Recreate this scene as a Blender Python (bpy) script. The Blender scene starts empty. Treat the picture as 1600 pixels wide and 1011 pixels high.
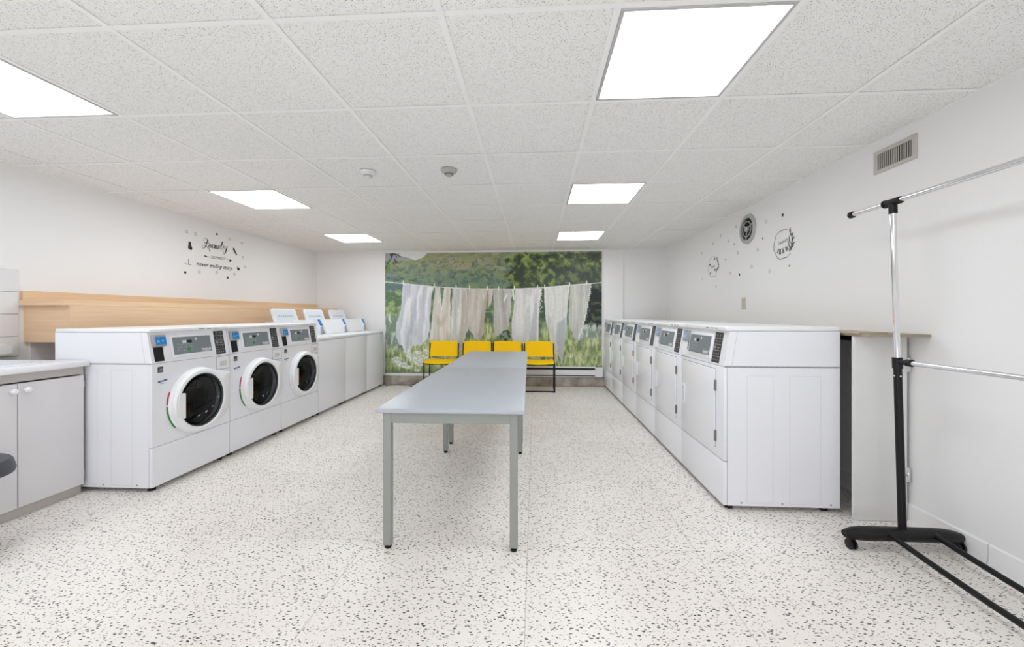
import bpy, bmesh, math, random
import numpy as np
from mathutils import Matrix, Vector

# ------------------------------------------------------------------ camera, world, exposure
S = bpy.context.scene
COL = S.collection
cam_d = bpy.data.cameras.new('camera')
cam = bpy.data.objects.new('camera', cam_d)
COL.objects.link(cam)
cam_d.sensor_fit = 'HORIZONTAL'
cam_d.sensor_width = 36.0
cam_d.lens = 622.0/1600.0*36.0
cam_d.shift_y = -13.5/1600.0
cam_d.clip_start = 0.02
cam.location = (0, 0, 1.143)
cam.rotation_euler = (math.radians(90), 0, math.atan2(36, 622))
S.camera = cam
W = bpy.data.worlds.new('world'); S.world = W
W.use_nodes = True
W.node_tree.nodes['Background'].inputs[0].default_value = (0.8, 0.85, 0.9, 1)
W.node_tree.nodes['Background'].inputs[1].default_value = 0.3
S.view_settings.view_transform = 'Standard'
S.view_settings.look = 'None'
S.view_settings.exposure = 0.73
S.view_settings.gamma = 1.0
S.view_settings.use_curve_mapping = False
LIGHT = 6.6                       # radiance of the ceiling light diffusers

# added unseen fill light behind the viewpoint, brightens ceiling and machine sides
bl_d = bpy.data.lights.new('added_fill_light', 'AREA'); bl_d.shape = 'RECTANGLE'; bl_d.size = 2.6; bl_d.size_y = 1.2
bl_d.energy = 20; bl_d.color = (0.91, 0.96, 1.0)
bl = bpy.data.objects.new('added_fill_light', bl_d); COL.objects.link(bl)
bl.location = (-0.8, -1.3, 0.55); bl.rotation_euler = (math.radians(180-35), 0, 0)
S.cycles.diffuse_bounces = 8

PI = math.pi
HC = 2.186                        # ceiling height
XL, XR, YB, YF = -3.64, 2.07, 6.45, -2.3   # left, right, back, front walls
random.seed(4)

# ------------------------------------------------------------------ materials
def lin(c):
    c = c/255.0
    return c/12.92 if c <= 0.04045 else ((c+0.055)/1.055)**2.4
def rgb(r, g, b, k=1.0): return (min(1, lin(r)*k), min(1, lin(g)*k), min(1, lin(b)*k), 1)
MATS = {}
def mat(name, col, rough=0.5, metal=0.0, noise=0.0, nscale=8.0, bump=0.0, bscale=60.0, coat=0.0, spec=0.5, emit=None, estr=0):
    if name in MATS: return MATS[name]
    m = bpy.data.materials.new(name); m.use_nodes = True
    nt = m.node_tree; b = nt.nodes['Principled BSDF']
    b.inputs['Base Color'].default_value = col
    b.inputs['Roughness'].default_value = rough
    b.inputs['Metallic'].default_value = metal
    b.inputs['Coat Weight'].default_value = coat
    b.inputs['Specular IOR Level'].default_value = spec
    tc = nt.nodes.new('ShaderNodeTexCoord')
    n = nt.nodes.new('ShaderNodeTexNoise'); n.inputs['Scale'].default_value = nscale
    n.inputs['Detail'].default_value = 3
    nt.links.new(tc.outputs['Object'], n.inputs['Vector'])
    mx = nt.nodes.new('ShaderNodeMix'); mx.data_type = 'RGBA'
    k = 1-(noise or 0.02)
    mx.inputs[6].default_value = (col[0]*k, col[1]*k, col[2]*k, 1)
    mx.inputs[7].default_value = col
    nt.links.new(n.outputs['Fac'], mx.inputs[0])
    nt.links.new(mx.outputs[2], b.inputs['Base Color'])
    if bump:
        n2 = nt.nodes.new('ShaderNodeTexNoise'); n2.inputs['Scale'].default_value = bscale
        nt.links.new(tc.outputs['Object'], n2.inputs['Vector'])
        bp = nt.nodes.new('ShaderNodeBump'); bp.inputs['Strength'].default_value = bump
        bp.inputs['Distance'].default_value = 0.002
        nt.links.new(n2.outputs['Fac'], bp.inputs['Height'])
        nt.links.new(bp.outputs['Normal'], b.inputs['Normal'])
    if emit:
        b.inputs['Emission Color'].default_value = emit
        b.inputs['Emission Strength'].default_value = estr
    MATS[name] = m
    return m

M_wall = mat('wall_paint', (0.86, 0.85, 0.85, 1), 0.6, noise=0.025, nscale=1.5, bump=0.15, bscale=180)
M_tee = mat('grid_white', (0.90, 0.90, 0.895, 1), 0.5)
M_white = mat('appliance_white', (0.845, 0.85, 0.895, 1), 0.28, noise=0.015, coat=0.2)
M_whitel = mat('appliance_lid_white', (0.86, 0.86, 0.88, 1), 0.3, noise=0.01)
M_seam = mat('seam_grey', (0.18, 0.18, 0.19, 1), 0.6)
M_black = mat('black_plastic', (0.008, 0.008, 0.009, 1), 0.42, spec=0.3)
M_dark = mat('dark_void', (0.02, 0.02, 0.02, 1), 0.9)
M_blackm = mat('black_metal', (0.007, 0.007, 0.008, 1), 0.42, spec=0.28)
M_grey = mat('panel_grey', rgb(122, 130, 134), 0.35, noise=0.06, nscale=20)
M_strip = mat('strip_black', rgb(48, 45, 48), 0.4, noise=0.15, nscale=60)
M_mark = mat('print_white', (0.75, 0.76, 0.78, 1), 0.5)
M_markg = mat('print_grey', (0.33, 0.34, 0.37, 1), 0.5)
M_blue = mat('label_blue', rgb(30, 125, 200), 0.35)
M_cyan = mat('label_cyan', rgb(110, 205, 235), 0.35)
M_paleblue = mat('label_pale_blue', rgb(140, 170, 205), 0.35)
M_silver = mat('reader_silver', rgb(165, 165, 168), 0.35, metal=0.3)
M_green = mat('print_green', rgb(45, 140, 60), 0.4)
M_red = mat('print_red', rgb(190, 50, 75), 0.4)
M_chrome = mat('chrome', (0.82, 0.82, 0.84, 1), 0.1, metal=1.0)
M_steel = mat('drum_steel', (0.05, 0.05, 0.052, 1), 0.28, metal=0.8, noise=0.5, nscale=30)
M_rubber = mat('rubber_grey', (0.045, 0.055, 0.06, 1), 0.5)
M_tabtop = mat('table_laminate', rgb(182, 186, 194, 1.0), 0.32, noise=0.03, nscale=3)
M_tabedge = mat('table_edge', rgb(150, 152, 150), 0.5)
M_tabmet = mat('table_grey_metal', rgb(152, 154, 150), 0.42, noise=0.06, nscale=12)
M_yellow = mat('chair_yellow', (1.0, 0.63, 0.0, 1), 0.5, noise=0.02, spec=0.2)
M_cab = mat('cabinet_white', (0.72, 0.70, 0.71, 1), 0.5, noise=0.04, nscale=2)
M_counter = mat('counter_white', (0.82, 0.81, 0.84, 1), 0.4, noise=0.03)
M_cabframe = mat('cabinet_frame', (0.58, 0.54, 0.51, 1), 0.6, noise=0.12, nscale=6)
M_sink = mat('sink_grey', (0.78, 0.82, 0.85, 1), 0.25)
M_board = mat('board_white', (0.76, 0.76, 0.75, 1), 0.6, noise=0.05, nscale=10, bump=0.3, bscale=120)
M_tan = mat('board_tan', rgb(190, 175, 150), 0.7, noise=0.2, nscale=20)
M_taned = mat('board_edge', rgb(165, 152, 135), 0.7, noise=0.2, nscale=30)
M_beige = mat('outlet_beige', rgb(200, 196, 180), 0.5)
M_det = mat('detector_grey', rgb(175, 175, 168), 0.5)
M_detw = mat('detector_white', (0.76, 0.76, 0.76, 1), 0.5)
M_vent = mat('vent_paint', rgb(200, 196, 188), 0.5, noise=0.12, nscale=20)
M_vents = mat('vent_slat', rgb(185, 182, 174), 0.5, noise=0.3, nscale=30)
M_fan = mat('fan_grey', rgb(180, 180, 178), 0.5)
M_vinyl = mat('vinyl_black', rgb(45, 42, 44), 0.6)
M_vinylg = mat('vinyl_grey', rgb(125, 123, 124), 0.6)
M_vinylf = mat('vinyl_faint', rgb(178, 176, 178), 0.6)
M_stool = mat('stool_grey', rgb(70, 72, 80), 0.5, bump=0.2)
M_heat = mat('heater_white', (0.84, 0.84, 0.86, 1), 0.4)
M_cord = mat('cord_brown', rgb(80, 65, 58), 0.7)
M_glaze = mat('glazed_tile', (0.80, 0.80, 0.81, 1), 0.2, noise=0.02)
M_grout = mat('grout', (0.5, 0.5, 0.5, 1), 0.9)
M_joint = mat('floor_joint', (0.42, 0.39, 0.37, 1), 0.8)
M_diff = mat('diffuser', (0.9, 0.9, 0.9, 1), 0.5, emit=(0.91, 0.96, 1.0, 1), estr=LIGHT)

def wood_mat():
    m = bpy.data.materials.new('maple_laminate'); m.use_nodes = True
    nt = m.node_tree; b = nt.nodes['Principled BSDF']; b.inputs['Roughness'].default_value = 0.45
    tc = nt.nodes.new('ShaderNodeTexCoord'); mp = nt.nodes.new('ShaderNodeMapping')
    mp.inputs['Scale'].default_value = (1.2, 1.2, 28)
    n = nt.nodes.new('ShaderNodeTexNoise'); n.inputs['Scale'].default_value = 2.0; n.inputs['Detail'].default_value = 6
    n.inputs['Distortion'].default_value = 0.6
    r = nt.nodes.new('ShaderNodeValToRGB')
    r.color_ramp.elements[0].position = 0.3; r.color_ramp.elements[0].color = rgb(226, 190, 152)
    r.color_ramp.elements[1].position = 0.75; r.color_ramp.elements[1].color = rgb(236, 206, 172)
    nt.links.new(tc.outputs['Object'], mp.inputs['Vector']); nt.links.new(mp.outputs[0], n.inputs['Vector'])
    nt.links.new(n.outputs['Fac'], r.inputs[0]); nt.links.new(r.outputs[0], b.inputs['Base Color'])
    return m
M_wood = wood_mat()

def speck_layer(nt, vec, scale, stretch, rot, thr, dens, dist=0.35):
    """mask of voronoi chips: 1 inside a chip"""
    mp = nt.nodes.new('ShaderNodeMapping')
    mp.inputs['Rotation'].default_value = (0, 0, rot); mp.inputs['Scale'].default_value = (1, stretch, 1)
    nz = nt.nodes.new('ShaderNodeTexNoise'); nz.inputs['Scale'].default_value = scale*1.7; nz.inputs['Detail'].default_value = 1
    nt.links.new(vec, nz.inputs['Vector'])
    sc = nt.nodes.new('ShaderNodeVectorMath'); sc.operation = 'SCALE'; sc.inputs['Scale'].default_value = dist/scale
    nt.links.new(nz.outputs['Color'], sc.inputs[0])
    ad = nt.nodes.new('ShaderNodeVectorMath'); nt.links.new(vec, ad.inputs[0]); nt.links.new(sc.outputs[0], ad.inputs[1])
    nt.links.new(ad.outputs[0], mp.inputs['Vector'])
    v = nt.nodes.new('ShaderNodeTexVoronoi'); v.voronoi_dimensions = '2D'; v.inputs['Scale'].default_value = scale
    nt.links.new(mp.outputs[0], v.inputs['Vector'])
    sp = nt.nodes.new('ShaderNodeSeparateColor'); nt.links.new(v.outputs['Color'], sp.inputs[0])
    # radius = thr * (0.5+g), only cells with r < dens
    r1 = nt.nodes.new('ShaderNodeMath'); r1.operation = 'MULTIPLY_ADD'; r1.inputs[1].default_value = thr; r1.inputs[2].default_value = thr*0.45
    nt.links.new(sp.outputs[1], r1.inputs[0])
    lt = nt.nodes.new('ShaderNodeMath'); lt.operation = 'LESS_THAN'; nt.links.new(v.outputs['Distance'], lt.inputs[0]); nt.links.new(r1.outputs[0], lt.inputs[1])
    ok = nt.nodes.new('ShaderNodeMath'); ok.operation = 'LESS_THAN'; ok.inputs[1].default_value = dens; nt.links.new(sp.outputs[0], ok.inputs[0])
    mu = nt.nodes.new('ShaderNodeMath'); mu.operation = 'MULTIPLY'; nt.links.new(lt.outputs[0], mu.inputs[0]); nt.links.new(ok.outputs[0], mu.inputs[1])
    return mu.outputs[0], sp.outputs[2]

def terrazzo():
    m = bpy.data.materials.new('terrazzo'); m.use_nodes = True
    nt = m.node_tree; b = nt.nodes['Principled BSDF']
    b.inputs['Roughness'].default_value = 0.33; b.inputs['Specular IOR Level'].default_value = 0.4
    tc = nt.nodes.new('ShaderNodeTexCoord'); vec = tc.outputs['Object']
    n = nt.nodes.new('ShaderNodeTexNoise'); n.inputs['Scale'].default_value = 1.1; n.inputs['Detail'].default_value = 4
    nt.links.new(vec, n.inputs['Vector'])
    r = nt.nodes.new('ShaderNodeValToRGB')
    r.color_ramp.elements[0].position = 0.35; r.color_ramp.elements[0].color = (0.83, 0.775, 0.725, 1)
    r.color_ramp.elements[1].position = 0.65; r.color_ramp.elements[1].color = (0.90, 0.86, 0.82, 1)
    nt.links.new(n.outputs['Fac'], r.inputs[0])
    cur = r.outputs[0]
    oi = nt.nodes.new('ShaderNodeObjectInfo')
    tone = nt.nodes.new('ShaderNodeMix'); tone.data_type = 'RGBA'; tone.blend_type = 'MULTIPLY'; tone.inputs[0].default_value = 0.5
    rr = nt.nodes.new('ShaderNodeValToRGB')
    rr.color_ramp.elements[0].color = (0.94, 0.93, 0.92, 1); rr.color_ramp.elements[1].color = (1, 1, 1, 1)
    nt.links.new(oi.outputs['Random'], rr.inputs[0]); nt.links.new(cur, tone.inputs[6]); nt.links.new(rr.outputs[0], tone.inputs[7]); cur = tone.outputs[2]
    for (sc, st, ro, th, de, ca, cb) in (
            (95, 1.6, 0.9, 0.25, 0.16, (0.68, 0.61, 0.55, 1), (0.55, 0.47, 0.41, 1)),
            (40, 2.3, 0.5, 0.185, 0.38, (0.012, 0.024, 0.03, 1), (0.06, 0.068, 0.075, 1)),
            (44, 2.2, -0.3, 0.185, 0.31, (0.014, 0.024, 0.03, 1), (0.07, 0.07, 0.07, 1)),
            (85, 1.5, 1.7, 0.18, 0.16, (0.06, 0.065, 0.07, 1), (0.3, 0.28, 0.26, 1))):
        mask, rnd = speck_layer(nt, vec, sc, st, ro, th, de)
        cm = nt.nodes.new('ShaderNodeMix'); cm.data_type = 'RGBA'; cm.inputs[6].default_value = ca; cm.inputs[7].default_value = cb
        nt.links.new(rnd, cm.inputs[0])
        mx = nt.nodes.new('ShaderNodeMix'); mx.data_type = 'RGBA'
        nt.links.new(mask, mx.inputs[0]); nt.links.new(cur, mx.inputs[6]); nt.links.new(cm.outputs[2], mx.inputs[7]); cur = mx.outputs[2]
    nt.links.new(cur, b.inputs['Base Color'])
    return m
M_terr = terrazzo()

def ceil_tile_mat():
    m = bpy.data.materials.new('acoustic_tile'); m.use_nodes = True
    nt = m.node_tree; b = nt.nodes['Principled BSDF']; b.inputs['Roughness'].default_value = 0.9
    tc = nt.nodes.new('ShaderNodeTexCoord'); vec = tc.outputs['Object']
    n = nt.nodes.new('ShaderNodeTexNoise'); n.inputs['Scale'].default_value = 130; n.inputs['Detail'].default_value = 2
    nt.links.new(vec, n.inputs['Vector'])
    r = nt.nodes.new('ShaderNodeValToRGB')
    r.color_ramp.elements[0].position = 0.3; r.color_ramp.elements[0].color = (0.78, 0.777, 0.765, 1)
    r.color_ramp.elements[1].position = 0.55; r.color_ramp.elements[1].color = (0.87, 0.868, 0.86, 1)
    nt.links.new(n.outputs['Fac'], r.inputs[0]); cur = r.outputs[0]
    for (sc, st, ro, th, de) in ((105, 1.5, 0.4, 0.17, 0.26), (150, 1.2, 1.9, 0.18, 0.22)):
        mask, rnd = speck_layer(nt, vec, sc, st, ro, th, de)
        mx = nt.nodes.new('ShaderNodeMix'); mx.data_type = 'RGBA'; mx.inputs[7].default_value = (0.26, 0.255, 0.245, 1)
        nt.links.new(mask, mx.inputs[0]); nt.links.new(cur, mx.inputs[6]); cur = mx.outputs[2]
    nt.links.new(cur, b.inputs['Base Color'])
    return m
M_ctile = ceil_tile_mat()

def concrete_mat():
    m = bpy.data.materials.new('stained_concrete'); m.use_nodes = True
    nt = m.node_tree; b = nt.nodes['Principled BSDF']; b.inputs['Roughness'].default_value = 0.8
    tc = nt.nodes.new('ShaderNodeTexCoord')
    n = nt.nodes.new('ShaderNodeTexNoise'); n.inputs['Scale'].default_value = 5; n.inputs['Detail'].default_value = 8
    nt.links.new(tc.outputs['Object'], n.inputs['Vector'])
    r = nt.nodes.new('ShaderNodeValToRGB')
    r.color_ramp.elements[0].position = 0.35; r.color_ramp.elements[0].color = rgb(118, 108, 98)
    r.color_ramp.elements[1].position = 0.68; r.color_ramp.elements[1].color = rgb(186, 178, 168)
    nt.links.new(n.outputs['Fac'], r.inputs[0]); nt.links.new(r.outputs[0], b.inputs['Base Color'])
    return m
M_conc = concrete_mat()

def glass_mat():
    m = bpy.data.materials.new('door_glass'); m.use_nodes = True
    nt = m.node_tree; nt.nodes.clear()
    o = nt.nodes.new('ShaderNodeOutputMaterial'); mix = nt.nodes.new('ShaderNodeMixShader')
    t = nt.nodes.new('ShaderNodeBsdfTransparent'); t.inputs[0].default_value = (0.30, 0.31, 0.32, 1)
    g = nt.nodes.new('ShaderNodeBsdfGlossy'); g.inputs['Roughness'].default_value = 0.04
    lw = nt.nodes.new('ShaderNodeLayerWeight'); lw.inputs[0].default_value = 0.35
    pw = nt.nodes.new('ShaderNodeMath'); pw.operation = 'POWER'; pw.inputs[1].default_value = 3.0
    f = nt.nodes.new('ShaderNodeMath'); f.operation = 'MULTIPLY_ADD'; f.inputs[1].default_value = 0.25; f.inputs[2].default_value = 0.035
    nt.links.new(lw.outputs['Facing'], pw.inputs[0]); nt.links.new(pw.outputs[0], f.inputs[0]); nt.links.new(f.outputs[0], mix.inputs[0]); nt.links.new(t.outputs[0], mix.inputs[1]); nt.links.new(g.outputs[0], mix.inputs[2])
    nt.links.new(mix.outputs[0], o.inputs[0])
    return m
M_glass = glass_mat()

# ------------------------------------------------------------------ mesh helpers
def nb(): return bmesh.new()
def merge(bm, t, M=None):
    if M is not None: bmesh.ops.transform(t, matrix=M, verts=t.verts)
    vs = [bm.verts.new(v.co) for v in t.verts]
    t.verts.index_update()
    for f in t.faces:
        try: bm.faces.new([vs[v.index] for v in f.verts])
        except ValueError: pass
    t.free()
def bx(bm, x0, x1, y0, y1, z0, z1, bev=0.0, seg=1, M=None):
    t = nb(); bmesh.ops.create_cube(t, size=1)
    for v in t.verts:
        v.co = Vector(((x0+x1)/2+v.co.x*(x1-x0), (y0+y1)/2+v.co.y*(y1-y0), (z0+z1)/2+v.co.z*(z1-z0)))
    if bev: bmesh.ops.bevel(t, geom=list(t.edges), offset=bev, segments=seg, affect='EDGES', profile=0.5)
    merge(bm, t, M); return bm
def tube(bm, pts, r, seg=10, cap=True, M=None):
    t = nb(); pts = [Vector(p) for p in pts]
    rr = r if isinstance(r, (list, tuple)) else [r]*len(pts)
    up = None; rings = []
    for i, p in enumerate(pts):
        if i == 0: d = pts[1]-p
        elif i == len(pts)-1: d = p-pts[i-1]
        else: d = (pts[i+1]-p).normalized()+(p-pts[i-1]).normalized()
        d.normalize()
        if up is None:
            up = Vector((0, 0, 1)) if abs(d.z) < 0.9 else Vector((1, 0, 0))
        a = d.cross(up).normalized(); bv = a.cross(d).normalized(); up = bv
        rings.append([t.verts.new(p+(a*math.cos(2*PI*k/seg)+bv*math.sin(2*PI*k/seg))*rr[i]) for k in range(seg)])
    for i in range(len(rings)-1):
        for k in range(seg):
            t.faces.new([rings[i][k], rings[i][(k+1) % seg], rings[i+1][(k+1) % seg], rings[i+1][k]])
    if cap:
        t.faces.new(rings[0][::-1]); t.faces.new(rings[-1])
    bmesh.ops.recalc_face_normals(t, faces=t.faces)
    merge(bm, t, M); return bm
def lathe(bm, prof, M=None, seg=32, a0=0.0, a1=2*PI):
    """profile (r, h) turned round local z"""
    t = nb(); full = abs(a1-a0-2*PI) < 1e-6; n = seg if full else seg+1
    rings = []
    for (r, h) in prof:
        if r < 1e-6: rings.append([t.verts.new((0, 0, h))]); continue
        rings.append([t.verts.new((r*math.cos(a0+(a1-a0)*k/seg), r*math.sin(a0+(a1-a0)*k/seg), h)) for k in range(n)])
    for i in range(len(rings)-1):
        A, B = rings[i], rings[i+1]
        for k in range(seg):
            k2 = (k+1) % n
            if len(A) == 1 and len(B) == 1: continue
            if len(A) == 1: t.faces.new([A[0], B[k2], B[k]])
            elif len(B) == 1: t.faces.new([A[k], A[k2], B[0]])
            else: t.faces.new([A[k], A[k2], B[k2], B[k]])
    merge(bm, t, M); return bm
def prism(bm, poly, d0, d1, plane='xz', M=None):
    """polygon extruded along the remaining axis"""
    t = nb()
    def P(u, v, d):
        return {'xz': (u, d, v), 'yz': (d, u, v), 'xy': (u, v, d)}[plane]
    a = [t.verts.new(P(u, v, d0)) for u, v in poly]; b = [t.verts.new(P(u, v, d1)) for u, v in poly]
    t.faces.new(a); t.faces.new(b[::-1])
    n = len(poly)
    for i in range(n): t.faces.new([a[i], b[i], b[(i+1) % n], a[(i+1) % n]])
    bmesh.ops.recalc_face_normals(t, faces=t.faces)
    merge(bm, t, M); return bm
def rrect(x0, x1, z0, z1, r, n=4):
    pts = []
    for cx, cz, a in ((x1-r, z1-r, 0), (x0+r, z1-r, 90), (x0+r, z0+r, 180), (x1-r, z0+r, 270)):
        for k in range(n+1):
            t = math.radians(a+90*k/n); pts.append((cx+r*math.cos(t), cz+r*math.sin(t)))
    return pts
def finish(me, m, ang=38):
    me.materials.append(m)
    me.polygons.foreach_set('use_smooth', [True]*len(me.polygons))
    me.set_sharp_from_angle(angle=math.radians(ang))
def obj(name, bm, m, parent=None, label=None, kind=None):
    me = bpy.data.meshes.new(name)
    bmesh.ops.recalc_face_normals(bm, faces=bm.faces)
    bm.to_mesh(me); bm.free(); finish(me, m)
    o = bpy.data.objects.new(name, me); COL.objects.link(o)
    if parent: o.parent = parent
    if label: o['label'] = label
    if kind: o['kind'] = kind
    elif name in ('screw', 'side_label', 'symbol', 'button_legend', 'divider', 'pictogram', 'edge_lettering', 'reader_symbol', 'label_print', 'panel_print', 'side_rib', 'leaves', 'clothes', 'dots', 'cross_bar', 'slot') and parent: 
        if name not in ('slot', 'cross_bar'): o['kind'] = 'stuff'
    return o
def thing(name, label, cat, loc=(0, 0, 0), rz=0.0, group=None):
    o = bpy.data.objects.new(name, None); COL.objects.link(o)
    o.empty_display_size = 0.1
    o.location = loc; o.rotation_euler = (0, 0, rz); o['label'] = label; o['category'] = cat
    if group: o['group'] = group
    return o
def tag(o, label, cat, group=None):
    o['label'] = label; o['category'] = cat
    if group: o['group'] = group
    return o
def struct(name, bm, m, parent=None):
    o = obj(name, bm, m, parent)
    if not parent: o['kind'] = 'structure'
    return o
def copy_tree(o, parent=None):
    c = o.copy(); COL.objects.link(c)
    if parent is not None: c.parent = parent
    for ch in list(o.children): copy_tree(ch, c)
    return c
def dup(o, loc, rz=None, label=None):
    c = copy_tree(o); c.location = loc
    if rz is not None: c.rotation_euler = (0, 0, rz)
    if label: c['label'] = label
    return c
def text_bm(s, size, shear=0.0, align='LEFT', depth=0.0004, spacing=1.0, bold=0.0):
    """lettering mesh in local xz plane (reads along +x, faces -y)"""
    c = bpy.data.curves.new('t', 'FONT'); c.body = s; c.size = size; c.shear = shear; c.align_x = align
    c.extrude = depth; c.space_character = spacing; c.resolution_u = 2; c.offset = bold
    o = bpy.data.objects.new('t', c); COL.objects.link(o)
    dg = bpy.context.evaluated_depsgraph_get()
    me = bpy.data.meshes.new_from_object(o.evaluated_get(dg))
    bm = nb(); bm.from_mesh(me)
    bpy.data.objects.remove(o); bpy.data.curves.remove(c); bpy.data.meshes.remove(me)
    bmesh.ops.transform(bm, matrix=Matrix.Rotation(PI/2, 4, 'X'), verts=bm.verts)
    return bm
def shift(bm, M):
    bmesh.ops.transform(bm, matrix=M, verts=bm.verts); return bm
T = Matrix.Translation
def RX(a): return Matrix.Rotation(a, 4, 'X')
def RY(a): return Matrix.Rotation(a, 4, 'Y')
def RZ(a): return Matrix.Rotation(a, 4, 'Z')

# ------------------------------------------------------------------ room shell
floor = struct('floor', bx(nb(), XL-0.1, XR+0.1, YF-0.1, YB+0.1, -0.12, -0.0025), M_joint)
FP = 0.81
xs = [XL] + [x for x in (-0.037+FP*k for k in range(-5, 4)) if XL+0.05 < x < XR-0.05] + [XR]
ys = [YF] + [y for y in (1.972+FP*k for k in range(-6, 7)) if YF+0.05 < y < YB-0.05] + [YB]
for i in range(len(xs)-1):
    for j in range(len(ys)-1):
        g = 0.0011
        obj('terrazzo_slab', bx(nb(), xs[i]+g, xs[i+1]-g, ys[j]+g, ys[j+1]-g, -0.02, 0), M_terr, floor)

struct('wall_left', bx(nb(), XL-0.12, XL, YF, YB, 0, HC+0.1), M_wall)
struct('wall_right', bx(nb(), XR, XR+0.12, YF, YB, 0, HC+0.1), M_wall)
struct('wall_back', bx(nb(), XL-0.12, XR+0.12, YB, YB+0.12, 0, HC+0.1), M_wall)
struct('wall_front', bx(nb(), XL-0.12, XR+0.12, YF-0.12, YF, 0, HC+0.1), M_wall)
# shallow pier to the right of the mural
struct('trim_1', bx(nb(), 1.09, 1.40, YB-0.03, YB, 0.15, HC, 0.002), M_wall)
# ceiling: dark void slab, tiles laid in a T-bar grid
ceil = struct('ceiling', bx(nb(), XL-0.12, XR+0.12, YF-0.12, YB+0.12, HC+0.10, HC+0.16), M_dark)
GX, GY = 0.61, 0.607
gx = [XL] + [-0.328+GX*k for k in range(-5, 4)] + [XR]
gy = [YF] + [y for y in (1.362+GY*k for k in range(-7, 9)) if YF+0.05 < y < YB-0.05] + [YB]
LIGHTS = {}
for (cx, cy) in ((0.587, 1.665), (0.587, 3.486), (0.587, 5.307), (-2.463, 1.665), (-2.463, 3.486), (-2.463, 5.307), (0.587, -0.156), (-2.463, -0.156)):
    LIGHTS[(round((cx+0.328)/GX-0.5), round((cy-1.362)/GY-0.5))] = (cx, cy)
for i in range(len(gx)-1):
    for j in range(len(gy)-1):
        mx, my = (gx[i]+gx[i+1])/2, (gy[j]+gy[j+1])/2
        key = (round((mx+0.328)/GX-0.5), round((my-1.362)/GY-0.5))
        if key in LIGHTS and 0 < i < len(gx)-2: continue
        g = 0.004; dz = random.uniform(0, 0.0012)
        if gx[i+1]-gx[i] < 0.02 or gy[j+1]-gy[j] < 0.02: continue
        obj('ceiling_tile', bx(nb(), gx[i]+g, gx[i+1]-g, gy[j]+g, gy[j+1]-g, HC+0.0020+dz, HC+0.015), M_ctile, ceil)
for x in gx[1:-1]:
    bm = nb(); bx(bm, x-0.012, x+0.012, YF, YB, HC, HC+0.001); bx(bm, x-0.001, x+0.001, YF, YB, HC+0.001, HC+0.035)
    obj('grid_bar', bm, M_tee, ceil)
for y in gy[1:-1]:
    for i in range(len(gx)-1):
        a, b_ = gx[i]+(0.0122 if i else 0), gx[i+1]-(0.0122 if i < len(gx)-2 else 0)
        bm = nb(); bx(bm, a, b_, y-0.012, y+0.012, HC+0.0002, HC+0.001); obj('grid_bar', bm, M_tee, ceil)
struct('trim_2', bx(nb(), XL, XL+0.02, YF, YB, HC-0.001, HC+0.003), M_tee)
struct('trim_3', bx(nb(), XR-0.02, XR, YF, YB, HC-0.001, HC+0.003), M_tee)
struct('trim_4', bx(nb(), XL+0.02, XR-0.02, YB-0.02, YB, HC-0.001, HC+0.003), M_tee)
# concrete curb at the back wall, cove base on the right wall
cb = nb(); bx(cb, XL, XR, YB-0.055, YB, 0, 0.142, 0.006)
struct('baseboard_back', cb, M_conc)
for (a, b_, h) in ((1.94, YB-0.06, 0.1), (YF, 1.932, 0.1)):
    bm = nb(); prism(bm, [(XR, 0), (XR-0.022, 0), (XR-0.012, 0.02), (XR-0.010, h-0.006), (XR-0.004, h), (XR, h)], a, b_, 'xz')
    struct('baseboard_right', bm, M_wall)
bm = nb(); prism(bm, [(XL, 0), (XL+0.022, 0), (XL+0.012, 0.02), (XL+0.010, 0.094), (XL+0.004, 0.1), (XL, 0.1)], YF, 1.0, 'xz')
struct('baseboard_left', bm, M_wall)

# ------------------------------------------------------------------ ceiling lights
LL = {(1, 0): 'large glowing square ceiling light panel nearest the camera on the right side',
      (1, 3): 'square ceiling light panel, middle one of the right-hand row',
      (1, 6): 'square ceiling light panel at the far end of the right-hand row, nearest the mural',
      (-4, 0): 'ceiling light panel cut off by the left edge of the photo',
      (-4, 3): 'square ceiling light panel, second one of the left-hand row',
      (-4, 6): 'square ceiling light panel at the far end of the left-hand row',
      (1, -3): 'ceiling light panel behind the viewpoint, right-hand row',
      (-4, -3): 'ceiling light panel behind the viewpoint, left-hand row'}
proto = None
for key, (cx, cy) in LIGHTS.items():
    lb = LL.get(key, 'square recessed ceiling light panel')
    if proto is None:
        t = thing('ceiling_light', lb, 'ceiling light', (cx, cy, HC), 0, 'recessed ceiling light panels')
        w, d = GX/2-0.013, GY/2-0.013
        bm = nb()
        for (x0, x1, y0, y1) in ((-w, w, -d, -d+0.014), (-w, w, d-0.014, d), (-w, -w+0.014, -d+0.014, d-0.014), (w-0.014, w, -d+0.014, d-0.014)):
            bx(bm, x0, x1, y0, y1, -0.003, 0.012, 0.001)
        obj('frame', bm, mat('light_frame', (0.55, 0.55, 0.56, 1), 0.35, metal=0.4), t)
        bm = nb(); bx(bm, -w+0.014, w-0.014, -d+0.014, d-0.014, 0.003, 0.006); obj('diffuser', bm, M_diff, t)
        bm = nb(); bx(bm, -w, w, -d, d, 0.013, 0.08, 0.01); obj('housing', bm, M_tee, t)
        proto = t
    else:
        dup(proto, (cx, cy, HC), None, lb)

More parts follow.
